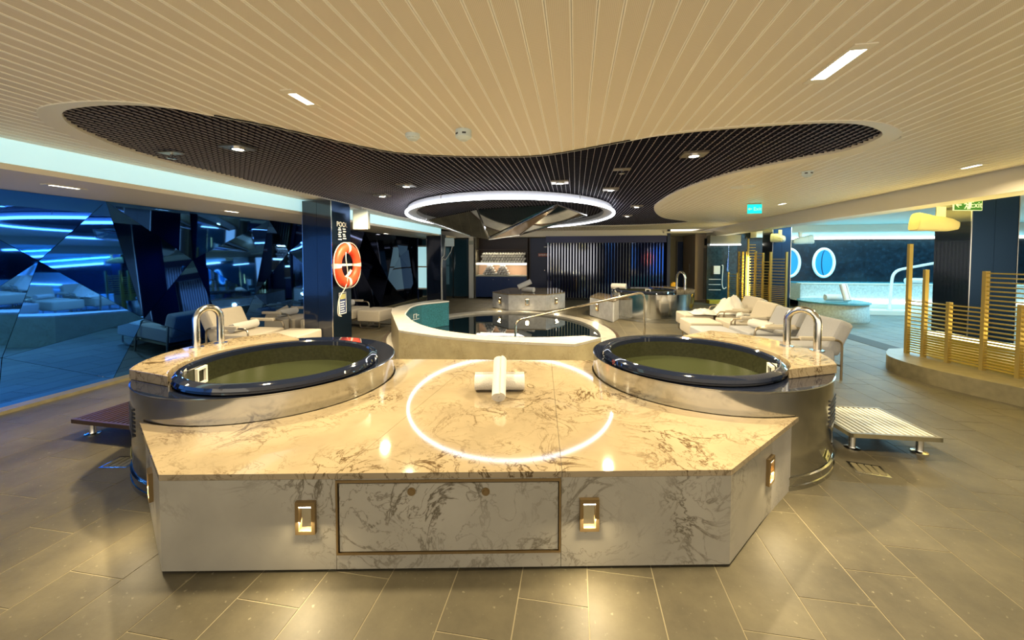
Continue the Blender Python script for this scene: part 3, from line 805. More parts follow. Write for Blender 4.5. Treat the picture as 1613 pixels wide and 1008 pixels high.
towel_roll('rolled_towel', 'white rolled towel leaning upright across a second roll on the marble plinth', (tw.x + 0.005, tw.y - 0.020, ZT + 0.101), (R(33), 0, R(9)), 0.36, 0.058, n=80)

# ================================================================== POOL
cop = MB(); n = 96
e_in, e_out = ellipse(PC, PA, PB, PROT, n), ellipse(PC, PA + 0.30, PB + 0.30, PROT, n)
for i in range(n):
    j = (i + 1) % n; a, b, c_, d = e_in[i], e_in[j], e_out[j], e_out[i]
    cop.add([(a.x, a.y, .014), (b.x, b.y, .014), (c_.x, c_.y, .010), (d.x, d.y, .010), (a.x, a.y, -.2), (b.x, b.y, -.2), (c_.x, c_.y, -.004), (d.x, d.y, -.004)], [(0, 1, 2, 3), (0, 4, 5, 1), (3, 2, 6, 7), (4, 7, 6, 5)])
pool = thing('plunge_pool', 'oval sunken pool with dark water and pale coping behind the marble wall', 'pool', (PC[0], PC[1], 0))
po = Vector((PC[0], PC[1], 0))
cop.build('coping', 'marble_grey', pool, po)
gut = MB(); g_in, g_out = ellipse(PC, PA + 0.305, PB + 0.305, PROT, n), ellipse(PC, PA + 0.37, PB + 0.37, PROT, n)
for i in range(n):
    j = (i + 1) % n; a, b, c_, d = g_in[i], g_in[j], g_out[j], g_out[i]
    gut.add([(p.x, p.y, z) for z in (.004, -.003) for p in (a, b, c_, d)], [(0, 1, 2, 3), (7, 6, 5, 4), (0, 4, 5, 1), (3, 2, 6, 7)])
gut.build('gutter_strip', 'wood_brown', pool, po)
bs = MB(); 
for i in range(n):
    j = (i + 1) % n; a, b = e_in[i], e_in[j]
    bs.add([(a.x, a.y, -.2), (b.x, b.y, -.2), (b.x, b.y, -1.1), (a.x, a.y, -1.1)], [(0, 1, 2, 3)])
bs.add([(p.x, p.y, -1.1) for p in e_in], [tuple(range(n))])
bs.build('basin', 'teal_mosaic', pool, po)
MB().add([(p.x, p.y, -0.035) for p in e_in], [tuple(range(n))]).build('water', 'pool_water', pool, po)
# parapet wrapping the pool
PZ = 0.55
pout = smooth_open([F(*p, PZ) for p in [(690, 471.5), (656, 476.5), (622, 484), (616, 491)]], 5)[:-1] + [F(616, 491, PZ), F(628, 520, PZ)] + smooth_open([F(*p, PZ) for p in [(629, 520.3), (700, 530), (790, 537), (905, 542)]], 4)[1:] + [F(947, 532, PZ)]
pin = smooth_open([F(*p, PZ) for p in [(922, 528.5), (850, 531), (770, 528.5), (700, 520.5), (660, 510), (643, 500), (639, 492), (656, 480), (707, 474)]], 5)
par = thing('pool_parapet', 'curved marble parapet wall around the front of the oval pool', 'wall', (-1.7, 6.0, 0))
pp = Vector((-1.7, 6.0, 0))
# split the wall into marble facing slabs along its front
MB().prism(offset_poly(pout + pin, -0.02), 0, PZ - 0.03).build('core', 'marble_grey', par, pp)
MB().prism(pout + pin, PZ - 0.03, PZ).build('coping_slab', 'marble_grey', par, pp)
def strip_panels(path, z0, z1, t, nm, m, parent, org, splits):
    idx = 0
    for s in range(len(splits) - 1):
        seg = path[splits[s]:splits[s + 1] + 1]
        if len(seg) < 2: continue
        off_ = []
        for i in range(len(seg)):
            d = (seg[min(i + 1, len(seg) - 1)] - seg[max(i - 1, 0)]).normalized(); off_.append(seg[i] + Vector((-d.y, d.x)) * t)
        MB().prism(seg + off_[::-1], z0, z1).build(nm, m, parent, org)
k0 = next(i for i, p in enumerate(pout) if (p - F(628, 520, PZ)).length < 1e-4)
strip_panels(pout, 0.0, PZ - 0.032, 0.018, 'facing_slab', 'marble_pool', par, pp, [0, 5, 10, k0, k0 + 3, k0 + 6, k0 + 9, len(pout) - 2, len(pout) - 1])
strip_panels(pin, -0.03, PZ - 0.032, 0.018, 'mosaic_face', 'teal_mosaic', par, pp, [0, 10, 20, 30, len(pin) - 1])
edge = MB().tube([(p.x, p.y, PZ - 0.012) for p in pin[24:]] , 0.014, 8).build('edge_trim', 'white_plastic', par, pp)
# depth mark on the mosaic
qa, qb = pin[-7], pin[-4]; dq = (qb - qa).normalized(); nq = Vector((-dq.y, dq.x)) * -0.022
mk = MB()
for k, (s0, s1, z0, z1) in enumerate(((0, .05, .36, .375), (0.0, .014, .28, .36), (.07, .12, .36, .375), (.09, .104, .28, .36), (.13, .19, .33, .345), (-.05, .2, .25, .26))):
    A = qa + dq * s0 + nq; B = qa + dq * s1 + nq
    mk.obox((A.x, A.y, (z0 + z1) / 2), (B.x, B.y, (z0 + z1) / 2), 0.006, z1 - z0)
mk.build('depth_mark', 'sign_white', par, pp)

# hand rail into the pool
ra = F(1015, 531, 0); rb = V(812, 517, ra.y - 0.9)
hrp = round_path([(ra.x, ra.y, 0.0), (ra.x - 0.01, ra.y, 0.90), (rb.x, rb.y, 0.42), (rb.x, rb.y, -0.03)], 0.14, 6)
hr = thing('pool_handrail', 'bent steel handrail leading down into the oval pool', 'handrail', (ra.x, ra.y, 0))
MB().tube(hrp, 0.021, 12).build('rail', 'brass_steel', hr, (ra.x, ra.y, 0), smooth=True)
MB().lathe([(0, .012), (.05, .012), (.05, 0)], 20, (ra.x, ra.y)).build('flange', 'steel', hr, (ra.x, ra.y, 0), smooth=True)

# small marble plinths beyond the pool
def small_plinth(label, P, h, lights, m='marble_small', overhang=0.02):
    c = sum(P, Vector((0, 0))) / len(P); o = Vector((c.x, c.y, 0)); t = thing('marble_plinth', label, 'plinth', o)
    ar = sum(P[i].x * P[(i + 1) % len(P)].y - P[(i + 1) % len(P)].x * P[i].y for i in range(len(P)))
    if ar < 0: P = P[::-1]
    MB().prism(offset_poly(P, -0.02), 0, h - 0.03).build('core', 'marble_grey', t, o)
    MB().prism(P, h - 0.03, h).build('top_slab', 'marble_top', t, o)
    for i in range(len(P)):
        A, B = P[i], P[(i + 1) % len(P)]; d = (B - A).normalized(); nrm = Vector((d.y, -d.x))
        MB().prism([A + d * .001, B - d * .001, B - d * .001 - nrm * .02, A + d * .001 - nrm * .02], 0.012, h - 0.031).build('marble_panel', m, t, o)
    for (i, s) in lights:
        i %= len(P); step_light(P[i], P[(i + 1) % len(P)], s * (P[(i + 1) % len(P)] - P[i]).length, h * 0.55, t, o, 3.0, 0.12, 0.2)
    return t
def px_poly(pts): return [F(*p, 0) for p in pts]
B2 = px_poly([(776, 484), (801, 489.5), (860, 490), (890, 485)])
B2 = B2 + [B2[3] + Vector((-0.3, 1.6)), B2[0] + Vector((0.3, 1.6))]
small_plinth('grey marble plinth with three step lights and towels beyond the oval pool', B2, 0.49, [(0, .5), (1, .5), (2, .5)])
b2c = F(832, 460.5, 0.49)
towel_roll('rolled_towel', 'white towel roll lying on the far grey marble plinth', (b2c.x, b2c.y, 0.491), (0, 0, R(60)), 0.42, 0.085)
towel_roll('rolled_towel', 'white towel roll propped on another on the far grey marble plinth', (b2c.x - .08, b2c.y + .02, 0.655), (0, R(0), R(105)), 0.44, 0.085).rotation_euler = (R(-24), 0, R(105))
B3 = px_poly([(929, 497), (966, 508)])
B3 = B3 + [B3[1] + Vector((0.35, 1.0)), B3[0] + Vector((0.3, 1.3))]
small_plinth('small marble plinth with one step light touching the distant steel tub', B3, 0.52, [(0, .35)])
tt = C(3.05, 10.3)
towel_roll('rolled_towel', 'white towel roll on the rim of the distant steel tub', (T2c.x - .80, T2c.y + .35, 0.69), (0, 0, R(70)), 0.4, 0.085)

# ================================================================== CEILING FITTINGS
# ring light over the pool
RC, RA, RB, RROT = (-1.42, 8.42), 2.16, 2.92, R(9.7)
ring = thing('ring_light', 'large oval LED ring light hung over the pool', 'ceiling light', (RC[0], RC[1], 2.40))
ro = Vector((RC[0], RC[1], 2.40))
E0 = ellipse(RC, RA, RB, RROT, 120)
MB().tube([(p.x, p.y, 2.455) for p in E0], 0.026, 8, closed=True).build('led_tube', 'led_white', ring, ro, smooth=True)
rb_ = MB(); n = 120
P1, P2 = ellipse(RC, RA - 0.035, RB - 0.035, RROT, n), ellipse(RC, RA - 0.20, RB - 0.20, RROT, n)
for i in range(n):
    j = (i + 1) % n
    rb_.add([(P1[i].x, P1[i].y, 2.46), (P1[j].x, P1[j].y, 2.46), (P2[j].x, P2[j].y, 2.48), (P2[i].x, P2[i].y, 2.48), (P1[i].x, P1[i].y, 2.56), (P1[j].x, P1[j].y, 2.56), (P2[j].x, P2[j].y, 2.56), (P2[i].x, P2[i].y, 2.56)], [(0, 1, 2, 3), (7, 6, 5, 4), (0, 4, 5, 1), (2, 6, 7, 3)])
rb_.build('housing', 'ring_grey', ring, ro)
for k in range(0, 120, 20):
    p = E0[k]; MB().tube([(p.x, p.y, 2.5), (p.x, p.y, 3.04)], 0.006, 6).build('hanger', 'steel', ring, ro)

# faceted mirror sculpture inside the ring
ms = thing('mirror_sculpture', 'angular hanging mirror panels forming an inverted pyramid inside the ring light', 'ceiling mirror', (-1.0, 8.0, 1.9))
mo = Vector((-1.0, 8.0, 1.9))
vA, vB, vC_, vD, vE, vF = V(672, 346, 8.2), V(752, 329, 7.5), V(770, 376, 9.0), V(878, 321, 7.3), V(819, 369, 9.0), V(924, 338, 7.7)
vG = V(741, 371, 8.9)
MB().slab([vA, vG, vC_ , vB], 0.02).build('mirror_panel', 'panel_mirror', ms, mo)
MB().slab([vB + Vector((.02, 0, 0)), vC_ + Vector((.03, 0, .02)), vD], 0.02).build('mirror_panel', 'panel_mirror', ms, mo)
MB().slab([vC_ + Vector((.04, 0, 0)), vE, vD + Vector((0, 0, -.04))], 0.02).build('mirror_panel', 'panel_bronze', ms, mo)
MB().slab([vE + Vector((.02, 0, 0)), vF, vD], 0.02).build('mirror_panel', 'panel_mirror', ms, mo)
for a, b in ((vA, vG), (vB, vC_), (vC_, vD), (vE, vD), (vD, vF), (vC_, vE), (vE, vF)):
    MB().obox(a + Vector((0, -.03, -.02)), b + Vector((0, -.03, -.02)), 0.022, 0.022).build('frame_bar', 'steel', ms, mo)
for p in (vA, vB, vD, vF): MB().tube([p, (p.x, p.y, 3.05)], 0.008, 6).build('hanger', 'steel', ms, mo)

# square downlights in the grille
def downlight_grille(label, px, py, en=48):
    p = F(px, py, 2.57); t = thing('grille_downlight', label, 'ceiling light', (p.x, p.y, 2.545), 0, 'downlights in the dark grille')
    MB().box(-.11, .11, -.09, .09, 0.015, 0.035).build('plate', 'tube_brown', t)
    MB().lathe([(.058, 0.015), (.058, 0.006), (.045, 0.004)], 20).build('bezel', 'steel', t, smooth=True)
    MB().lathe([(0, 0.003), (.045, 0.004), (.04, 0.02)], 20).build('lens', 'led_lamp', t)
    area_light('grille_lamp', (p.x, p.y, 2.53), 0.09, en, WARM, (0, 0, 0), spread=150)
for lab, x, y in (('square downlight in the far left lobe of the dark grille', 375, 232), ('downlight in the grille just left of the ring light, nearer one', 640, 292), ('downlight in the grille left of the ring light, farther one', 602, 308),
                  ('downlight in the grille right above the front of the ring light', 882, 287), ('downlight in the grille above the right end of the ring light', 962, 298), ('square downlight in the right lobe of the dark grille', 1093, 243),
                  ('small downlight in the grille right of the ring light, nearer one', 1003, 325), ('small downlight in the grille right of the ring light, farther one', 988, 340)):
    downlight_grille(lab, x, y)
def sprinkler(label, px, py, z=2.565):
    p = F(px, py, z); t = thing('sprinkler', label, 'sprinkler', (p.x, p.y, z - .06))
    MB().box(-.09, .09, -.05, .05, 0.05, 0.06).build('plate', 'tube_brown', t)
    MB().lathe([(0, 0.0), (.012, 0.0), (.012, .05)], 10).build('stem', 'steel', t, smooth=True)
    MB().lathe([(0, 0.0), (.035, 0.004), (.035, 0.008), (0, .012)], 12).build('deflector', 'steel', t)
sprinkler('sprinkler head in the left lobe of the dark grille', 270, 240)
sprinkler('sprinkler head in the right part of the dark grille', 980, 266)
# slim linear lights
def linear_light(label, px, py, z, L_, W_, en=10, rz=0, m='led_lamp'):
    p = F(px, py, z); t = thing('linear_downlight', label, 'ceiling light', (p.x, p.y, z - 0.006), rz, 'slim linear ceiling lights')
    fr = MB(); b_ = 0.012
    fr.box(-W_ / 2 - b_, -W_ / 2, -L_ / 2 - .05, L_ / 2 + .05, 0, .008); fr.box(W_ / 2, W_ / 2 + b_, -L_ / 2 - .05, L_ / 2 + .05, 0, .008); fr.box(-W_ / 2, W_ / 2, -L_ / 2 - .05, -L_ / 2, 0, .008); fr.box(-W_ / 2, W_ / 2, L_ / 2, L_ / 2 + .05, 0, .008)
    fr.build('frame', 'lip_cream', t)
    MB().box(-W_ / 2, W_ / 2, -L_ / 2, L_ / 2, 0.001, .004).build('diffuser', m, t)
    area_light('linear_lamp', (p.x, p.y, z - 0.02), W_, en, WARM, (0, 0, rz), L_, spread=160)
linear_light('slim linear ceiling light on the left above the plinth', 475, 155, CEIL, 0.16, 0.05, 45)
linear_light('bright slim linear ceiling light on the right above the plinth', 1318, 102, CEIL, 0.30, 0.07, 60)
linear_light('small linear ceiling light beside the green exit sign', 1232, 321, CEIL, 0.2, 0.05, 14)
linear_light('linear ceiling light close to the right bulkhead', 1530, 262, CEIL, 0.18, 0.05, 14)
linear_light('linear soffit light near the left picture edge', 102, 294, SOF, 0.22, 0.05, 9)
linear_light('linear soffit light left of the navy pillar', 365, 333, SOF, 0.22, 0.05, 9)
linear_light('linear soffit light right of the navy pillar', 608, 368, SOF, 0.22, 0.06, 9)
# detectors
def detector(label, px, py, prof, mtl='speaker_white', slots=True):
    p = F(px, py, CEIL); h = prof[0]; t = thing('smoke_detector' if slots else 'motion_sensor', label, 'detector', (p.x, p.y, CEIL - h - .001))
    MB().lathe(prof[1], 28).build('body', mtl, t, smooth=True)
    dk = MB()
    for k in range(3 if slots else 2):
        a = R(-110 + 30 * k) if slots else R(-130 + 60 * k)
        c, s = math.cos(a), math.sin(a); r = prof[2]
        dk.add([(r * c - .014 * s * q, r * s + .014 * c * q, prof[3] + w) for q in (-1, 1) for w in (0, .012)] + [((r + .003) * c - .014 * s * q, (r + .003) * s + .014 * c * q, prof[3] + w) for q in (-1, 1) for w in (0, .012)], [(0, 1, 3, 2), (4, 6, 7, 5), (0, 4, 5, 1), (2, 3, 7, 6), (0, 2, 6, 4), (1, 5, 7, 3)])
    dk.build('slot', 'charcoal', t)
detector('round white smoke detector on the cream ceiling before the grille', 650, 211, (0.045, [(0, 0), (.035, 0), (.042, .01), (.055, .02), (.055, .045)], .042, .012))
detector('cylindrical white ceiling sensor beside the smoke detector', 730, 205, (0.075, [(0, 0), (.03, .0), (.045, .012), (.06, .02), (.06, .075)], .058, .035), slots=False)
detector('small ceiling sensor near the right end of the grille', 1272, 270, (0.06, [(0, 0), (.03, .0), (.05, .02), (.055, .06)], .05, .03), slots=False)
p = F(1170, 294, CEIL)
t = thing('ceiling_speaker', 'flat round ceiling speaker right of the grille', 'speaker', (p.x, p.y, CEIL - .012))
MB().lathe([(0, .004), (.12, .002), (.14, .003), (.15, .011)], 32).build('cover', 'white_plastic', t, smooth=True)
MB().lathe([(.155, .011), (.162, .006), (.17, .0115)], 32).build('bezel', 'lip_cream', t, smooth=True)

# exit signs
p = F(1188, 320, CEIL)
t = thing('exit_sign', 'glowing teal exit sign hanging from the cream ceiling', 'exit sign', (p.x, p.y, CEIL - .206), R(-2)); t.scale = (.78, .78, .78)
MB().box(-.14, .14, -.03, .03, .235, .263).build('housing', 'tube_brown', t)
MB().box(-.14, .16, -.006, .006, 0.03, .235).build('panel', 'sign_teal', t)
text_mesh('Exit', 0.11, 'sign_letter', 'lettering', t, (.07, -.008, .13), (R(90), 0, 0))
mk = MB().box(-.11, -.045, -.009, -.006, .125, .14); mk.add([(-.13, -.009, .132), (-.09, -.009, .165), (-.09, -.009, .10), (-.13, -.006, .132), (-.09, -.006, .165), (-.09, -.006, .10)], [(0, 1, 2), (5, 4, 3), (0, 3, 4, 1), (1, 4, 5, 2), (2, 5, 3, 0)])
mk.build('arrow', 'sign_letter', t)
pe = V(1524, 323, 6.2)
t = thing('exit_sign', 'green Exit sign with arrow and running figure before the right pillar', 'exit sign', (pe.x, pe.y, pe.z - .075), R(12))
MB().box(-.205, .205, -.008, .008, 0, .15).build('panel', 'sign_letter', t)
MB().box(-.198, .198, -.010, -.008, .007, .143).build('green_face', 'sign_green', t)
text_mesh('Exit', 0.115, 'sign_letter', 'lettering', t, (.112, -.0115, .075), (R(90), 0, 0))
ar = MB().box(-.165, -.10, -.0125, -.0105, .068, .082)
ar.add([(-.185, -.0125, .075), (-.145, -.0125, .11), (-.13, -.0125, .11), (-.165, -.0125, .075), (-.13, -.0125, .04), (-.145, -.0125, .04)], [(0, 1, 2, 3), (0, 3, 4, 5)])
ar.build('arrow', 'sign_letter', t)
rm = MB().lathe([(0, 0), (.012, 0)], 12)
rm.v = [(-.035 + x, -.0125, .115 + y) for x, y, z in rm.v]
for a, b in (((-.035, .10), (-.03, .062)), ((-.03, .062), (-.055, .025)), ((-.03, .062), (-.01, .045)), ((-.01, .045), (-.015, .018)), ((-.035, .095), (-.065, .085)), ((-.035, .095), (-.01, .075))):
    rm.obox((a[0], -.0125, a[1]), (b[0], -.0125, b[1]), .003, .012)
rm.box(-.002, .03, -.0125, -.0108, .02, .13)
rm.build('running_figure', 'sign_letter', t)
MB().box(-.02, .02, -.004, .004, .15, 2.62 - (pe.z - .075)).build('hanger', 'steel', t)

# ================================================================== PILLARS
def pillar(label, x0, x1, y0, y1, h, m='navy_gloss', m2='navy_metal'):
    c = ((x0 + x1) / 2, (y0 + y1) / 2, 0); t = thing('pillar', label, 'pillar', c); w, d = (x1 - x0) / 2, (y1 - y0) / 2
    MB().box(-w + .01, w - .01, -d + .01, d - .01, 0, h).build('core', 'black', t)
    for s in (-1, 1):
        MB().box(-w + .012 if s < 0 else .002, -.002 if s < 0 else w - .012, -d, -d + .012, .01, h - .002).build('front_panel', m, t)
        MB().box(-w if s < 0 else w - .012, -w + .012 if s < 0 else w, -d + .012, d - .012, .01, h - .002).build('side_panel', m2, t)
    MB().box(-w + .012, w - .012, d - .012, d, .01, h - .002).build('rear_panel', m, t)
    for s in (-1, 1):
        MB().box(s * w - .006, s * w + .006, -d - .004, -d + .008, .005, h - .002).build('corner_trim', 'steel', t)
    return t
pillar('dark navy pillar carrying the orange lifebuoy', -4.46, -3.935, 5.75, 6.30, 2.52)
pillar('slim navy pillar with a white cable at the back left', -5.0, -4.48, 12.5, 13.0, 2.35)
pillar('broad black pillar behind the gold screen on the right', 6.36, 7.0, 7.4, 8.06, 2.6, 'navy_metal', 'navy_gloss')
pillar('grey navy pillar behind the distant gold screens', 5.31, 5.76, 11.5, 12.1, 2.6, 'navy_metal', 'navy_gloss')

# lifebuoy on the left pillar side (faces +x)
LBX, LBY, LBZ = -3.922, 6.02, 1.45
lb = thing('lifebuoy', 'orange lifebuoy with pale bands and white rope on the navy pillar', 'lifebuoy', (LBX, LBY, LBZ - 0.38))
lo3 = Vector((LBX, LBY, LBZ - 0.38)); nn = 64; rM, rm_ = 0.29, 0.085
def tor(a, R0, r, k, dx=0.09): return (LBX + dx + r * 0.75 * math.cos(k), LBY + (R0 + r * math.sin(k)) * math.cos(a), LBZ + (R0 + r * math.sin(k)) * math.sin(a))
b_ = MB()
for i in range(nn):
    for k in range(16): b_.v.append(tor(2 * pi * i / nn, rM, rm_, 2 * pi * k / 16))
for i in range(nn):
    for k in range(16):
        j, l = (i + 1) % nn, (k + 1) % 16; b_.f.append((i * 16 + k, j * 16 + k, j * 16 + l, i * 16 + l)); b_.m.append(0)
b_.build('ring', 'orange', lb, lo3, smooth=True)
for q in range(4):
    bm_ = MB(); a0 = q * pi / 2 + 0.02
    for i in range(5):
        for k in range(16): bm_.v.append(tor(a0 - .11 + .22 * i / 4, rM, rm_ + .004, 2 * pi * k / 16))
    for i in range(4):
        for k in range(16):
            l = (k + 1) % 16; bm_.f.append((i * 16 + k, (i + 1) * 16 + k, (i + 1) * 16 + l, i * 16 + l)); bm_.m.append(0)
    bm_.build('reflective_band', 'reflective_band', lb, lo3, smooth=True)
rp = []
for i in range(97):
    a = 2 * pi * i / 96 + 0.02; s = abs(math.sin(2 * (a - .02))); rp.append((LBX + .10, LBY + (rM + rm_ + .006 + .03 * s) * math.cos(a), LBZ + (rM + rm_ + .006 + .03 * s) * math.sin(a)))
MB().tube(rp[:-1], 0.008, 6, closed=True).build('grab_rope', 'rope', lb, lo3)
MB().tube(smooth_open([Vector(p) for p in [(LBX + .13, LBY - .1, LBZ + .26), (LBX + .17, LBY - .16, LBZ + .1), (LBX + .16, LBY - .10, LBZ - .15), (LBX + .13, LBY - .12, LBZ - .36), (LBX + .06, LBY - .2, LBZ - .55), (LBX + .05, LBY - .22, LBZ - .8), (LBX + .03, LBY - .1, LBZ - .86)]], 6), 0.008, 6).build('throw_line', 'rope', lb, lo3)
MB().box(LBX, LBX + .04, LBY - .3, LBY + .3, LBZ - .012, LBZ + .025).build('bracket', 'white_plastic', lb, lo3)
lg = MB().tube(smooth_open([Vector(p) for p in [(LBX + .05, LBY - .16, LBZ - .14), (LBX + .08, LBY - .05, LBZ - .2), (LBX + .08, LBY + .08, LBZ - .13), (LBX + .1, LBY + .1, LBZ - .08)]], 5), 0.022, 8).build('light_float', 'white_plastic', lb, lo3, smooth=True)
# instruction board under it
t = thing('sign_board', 'small white and navy instruction sign below the lifebuoy', 'sign', (LBX + .002, LBY - .02, 0.62))
MB().box(0, .008, -.10, .10, 0, .37).build('plate', 'sign_white', t)
MB().box(.008, .010, -.085, .085, .015, .355).build('blue_field', 'sign_blue', t)
MB().box(.010, .0115, -.075, .075, .255, .34).build('yellow_field', 'sign_yellow', t)
for k in range(5): MB().box(.010, .0115, -.07, .05 - .02 * (k % 2), .04 + k * .04, .055 + k * .04).build('text_line', 'sign_white', t)
# painted lettering on the pillar
t = thing('pillar_lettering', 'white painted lettering POOL on the pillar above the lifebuoy', 'sign', (LBX + .001, LBY, 1.88))
text_mesh('POOL', 0.115, 'sign_white', 'lettering', t, (.004, 0, .26), (R(90), 0, R(90)))
for c_, ys in ((-.07, (0.0, .05, .085, .12, .16, .19)), (.06, (0.02, .06, .09, .14, .18))):
    for k, z in enumerate(ys): MB().box(.002, .006, c_ - .045 + .012 * (k % 2), c_ + .05 - .015 * (k % 3), z, z + .018).build('letter_stroke', 'sign_white', t)
# speakers
t = thing('wall_speaker', 'square pale speaker on a bracket beside the lifebuoy pillar', 'speaker', (-3.70, 6.22, 2.06), R(14)); t.scale = (1.3, 1.3, 1.3)
MB().box(-.06, .10, -.10, .12, 0.02, .24).build('body', 'speaker_grey', t, bevel=.02)
MB().box(-.06, .13, -.13, -.095, 0, .26).build('front_grille', 'speaker_white', t, bevel=.012)
MB().tube([(-.16, .08, .34), (0.0, .06, .30), (.02, .04, .23)], .018, 8).build('bracket', 'white_plastic', t)
t = thing('wall_speaker', 'small pale speaker with hanging cables beside the slim back pillar', 'speaker', (-4.15, 12.45, 1.95), R(8))
MB().box(-.13, .13, -.10, .10, 0, .25).build('body', 'speaker_white', t, bevel=.02)
MB().box(-.15, .15, -.125, -.10, -.015, .265).build('front_grille', 'speaker_white', t, bevel=.01)
MB().tube(smooth_open([Vector(p) for p in [(-.12, 0, .3), (-.17, 0, .1), (-.2, 0, -.3), (-.3, 0, -.55), (-.3, 0, -1.95)]], 5), .012, 6).build('cable', 'white_plastic', t)
MB().tube(smooth_open([Vector(p) for p in [(.08, 0, 0.0), (.02, 0, -.2), (-.15, 0, -.45), (-.27, 0, -.55), (-.27, 0, -1.95)]], 5), .012, 6).build('cable', 'white_plastic', t)
def horn(label, loc, rz, s=1.0, m='speaker_cream'):
    t = thing('wall_speaker', label, 'speaker', loc, rz)
    secs = [(-.30, .115, .13), (-.29, .125, .14), (-.16, .12, .125), (-.155, .112, .118), (0.0, .11, .11), (.12, .10, .095), (.22, .06, .06), (.25, .02, .02)]
    mb = MB(); k = 20
    for x, a, b in secs:
        for q in range(k):
            th = 2 * pi * q / k; ct, st = math.cos(th), math.sin(th); e = 0.5
            mb.v.append((x * s, a * s * math.copysign(abs(ct) ** e, ct), b * s * math.copysign(abs(st) ** e, st)))
    for i in range(len(secs) - 1):
        for q in range(k):
            l = (q + 1) % k; mb.f.append((i * k + q, i * k + l, (i + 1) * k + l, (i + 1) * k + q)); mb.m.append(0)
    mb.f += [tuple(range(k)), tuple(range((len(secs) - 1) * k, len(secs) * k))]; mb.m += [0, 0]
    o = mb.build('horn_body', m, t, smooth=True); o.rotation_euler = (0, R(8), 0)
    MB().box(-.01 * s, .07 * s, -.03 * s, .03 * s, .10 * s, .26 * s).build('bracket', 'white_plastic', t)
    return t
hs = V(1478, 353, 7.2)
horn('large cream horn speaker mounted at the left of the broad black pillar', tuple(hs), R(-6), 1.05)
hs = V(1228, 376, 11.3); horn('white horn speaker above the distant gold screens', tuple(hs), R(-90), 0.9, 'speaker_white')
hs = V(1262, 379, 11.8); horn('pale speaker hanging right of the grey navy pillar', tuple(hs), R(180), 0.9, 'speaker_white')

# ================================================================== GOLD SCREENS
def gold_screen(label, posts, tops, slat_tops, zb, zs, dense_z=0.75, name='gold_screen', curb=None, pw=0.045):
    o = Vector((posts[0][0], posts[0][1], 0)); t = thing(name, label, 'screen', o)
    if curb: MB().prism(curb, 0, zb).build('curb', 'stone_base', t, o)
    for (x, y), h in zip(posts, tops):
        MB().box(x - pw / 2, x + pw / 2, y - pw / 2, y + pw / 2, zb, h).build('post', 'gold_post', t, o)
    for i in range(len(posts) - 1):
        A, B = Vector(posts[i]), Vector(posts[i + 1]); z = zb + 0.04
        while z < slat_tops[i]:
            MB().obox((A.x, A.y, z), (B.x, B.y, z), 0.03, 0.016).build('slat', 'gold', t, o)
            z += zs if z < dense_z else zs * 1.6
    return t
posts = [tuple(F(*p, .2)) for p in [(1428, 556), (1454, 562), (1492, 571), (1547, 583), (1604, 596)]]
d_ = Vector(posts[-1]) - Vector(posts[-2]); d_.normalize()
posts += [tuple(Vector(posts[-1]) + d_ * 0.32), tuple(Vector(posts[-1]) + d_ * 0.66)]
cf = [F(*p, .2) for p in [(1396, 553), (1399, 560), (1425, 570), (1470, 582), (1530, 595), (1613, 612)]]
cf = smooth_open(cf, 4); dd = (cf[-1] - cf[-2]).normalized(); cf.append(cf[-1] + dd * 0.8)
cbk = [cf[-1] + Vector((1.3, .2)), Vector((6.2, 6.6)), Vector((5.4, 6.85)), F(1400, 549, .2)]
gold_screen('gold slatted screen on a curved stone kerb at the right', posts, [1.78, 1.42, 1.0, 1.42, 1.05, 1.5, 1.5], [0.98, 0.98, 0.98, 1.42, 1.42, 1.42], 0.2, 0.034, 0.55, curb=list(cf) + cbk)
# lit planter wall behind the gold screen
t = thing('light_bench', 'yellow bench wall with a glowing strip behind the gold screen', 'bench', (5.6, 5.9, 0.2))
pb = [Vector(p) + Vector((0.32, 0.12)) for p in posts]
MB().prism(pb + [p + Vector((.25, .1)) for p in pb[::-1]], .2, .46).build('wall', 'yellow_curb', t, (5.6, 5.9, .2))
MB().prism([p + Vector((.03, .01)) for p in pb] + [p + Vector((.2, .08)) for p in pb[::-1]], .46, .50).build('light_strip', 'led_yellow', t, (5.6, 5.9, .2))
area_light('bench_lamp', (5.75, 5.7, .55), .2, 34, (1, .78, .25), (R(180), 0, R(-20)), 1.6)
# distant gold screens
pf = lambda px, d: tuple(C((px - 806.5) / FPX * d, d))
gold_screen('tall gold slatted screen in front of the grey navy pillar', [pf(1214, 10.4), pf(1239, 10.1)], [1.72, 1.72], [1.60], 0.12, 0.05, .8)
gold_screen('gold slatted screen with open slats left of the grey navy pillar', [pf(1178, 10.9), pf(1190, 10.8), pf(1202, 10.6), pf(1213, 10.45)], [2.10, 1.75, 1.7, 1.2], [1.95, 1.75, 1.5], 0.12, 0.05, .8)
gold_screen('narrow gold slatted screen beside the shower', [pf(1164, 11.6), pf(1170, 11.4), pf(1176, 11.1)], [1.75, 1.75, 1.75], [1.7, 1.6], 0.12, 0.055, .8)
gold_screen('low gold slatted screen in front of the shower', [pf(1148, 12.4), pf(1162, 12.0)], [1.1, 1.1], [1.05], 0.12, 0.06, .9)
kl = [Vector(pf(*q)) for q in ((1146, 12.5), (1162, 12.0), (1165, 11.6), (1170, 11.4), (1176, 11.1), (1190, 10.8), (1214, 10.4), (1241, 10.05))]
kr = [p + Vector((.07, .09)) for p in kl]; kl = [p - Vector((.07, .09)) for p in kl]
t = MB().prism(kl + kr[::-1], 0, .12).build('screen_kerb', 'yellow_curb'); tag(t, 'long yellowish kerb under the distant gold screens', 'kerb')
area_light('far_screen_lamp', (4.9, 11.8, 1.0), .3, 25, (1, .75, .2), (R(90), 0, R(30)), 1.2)

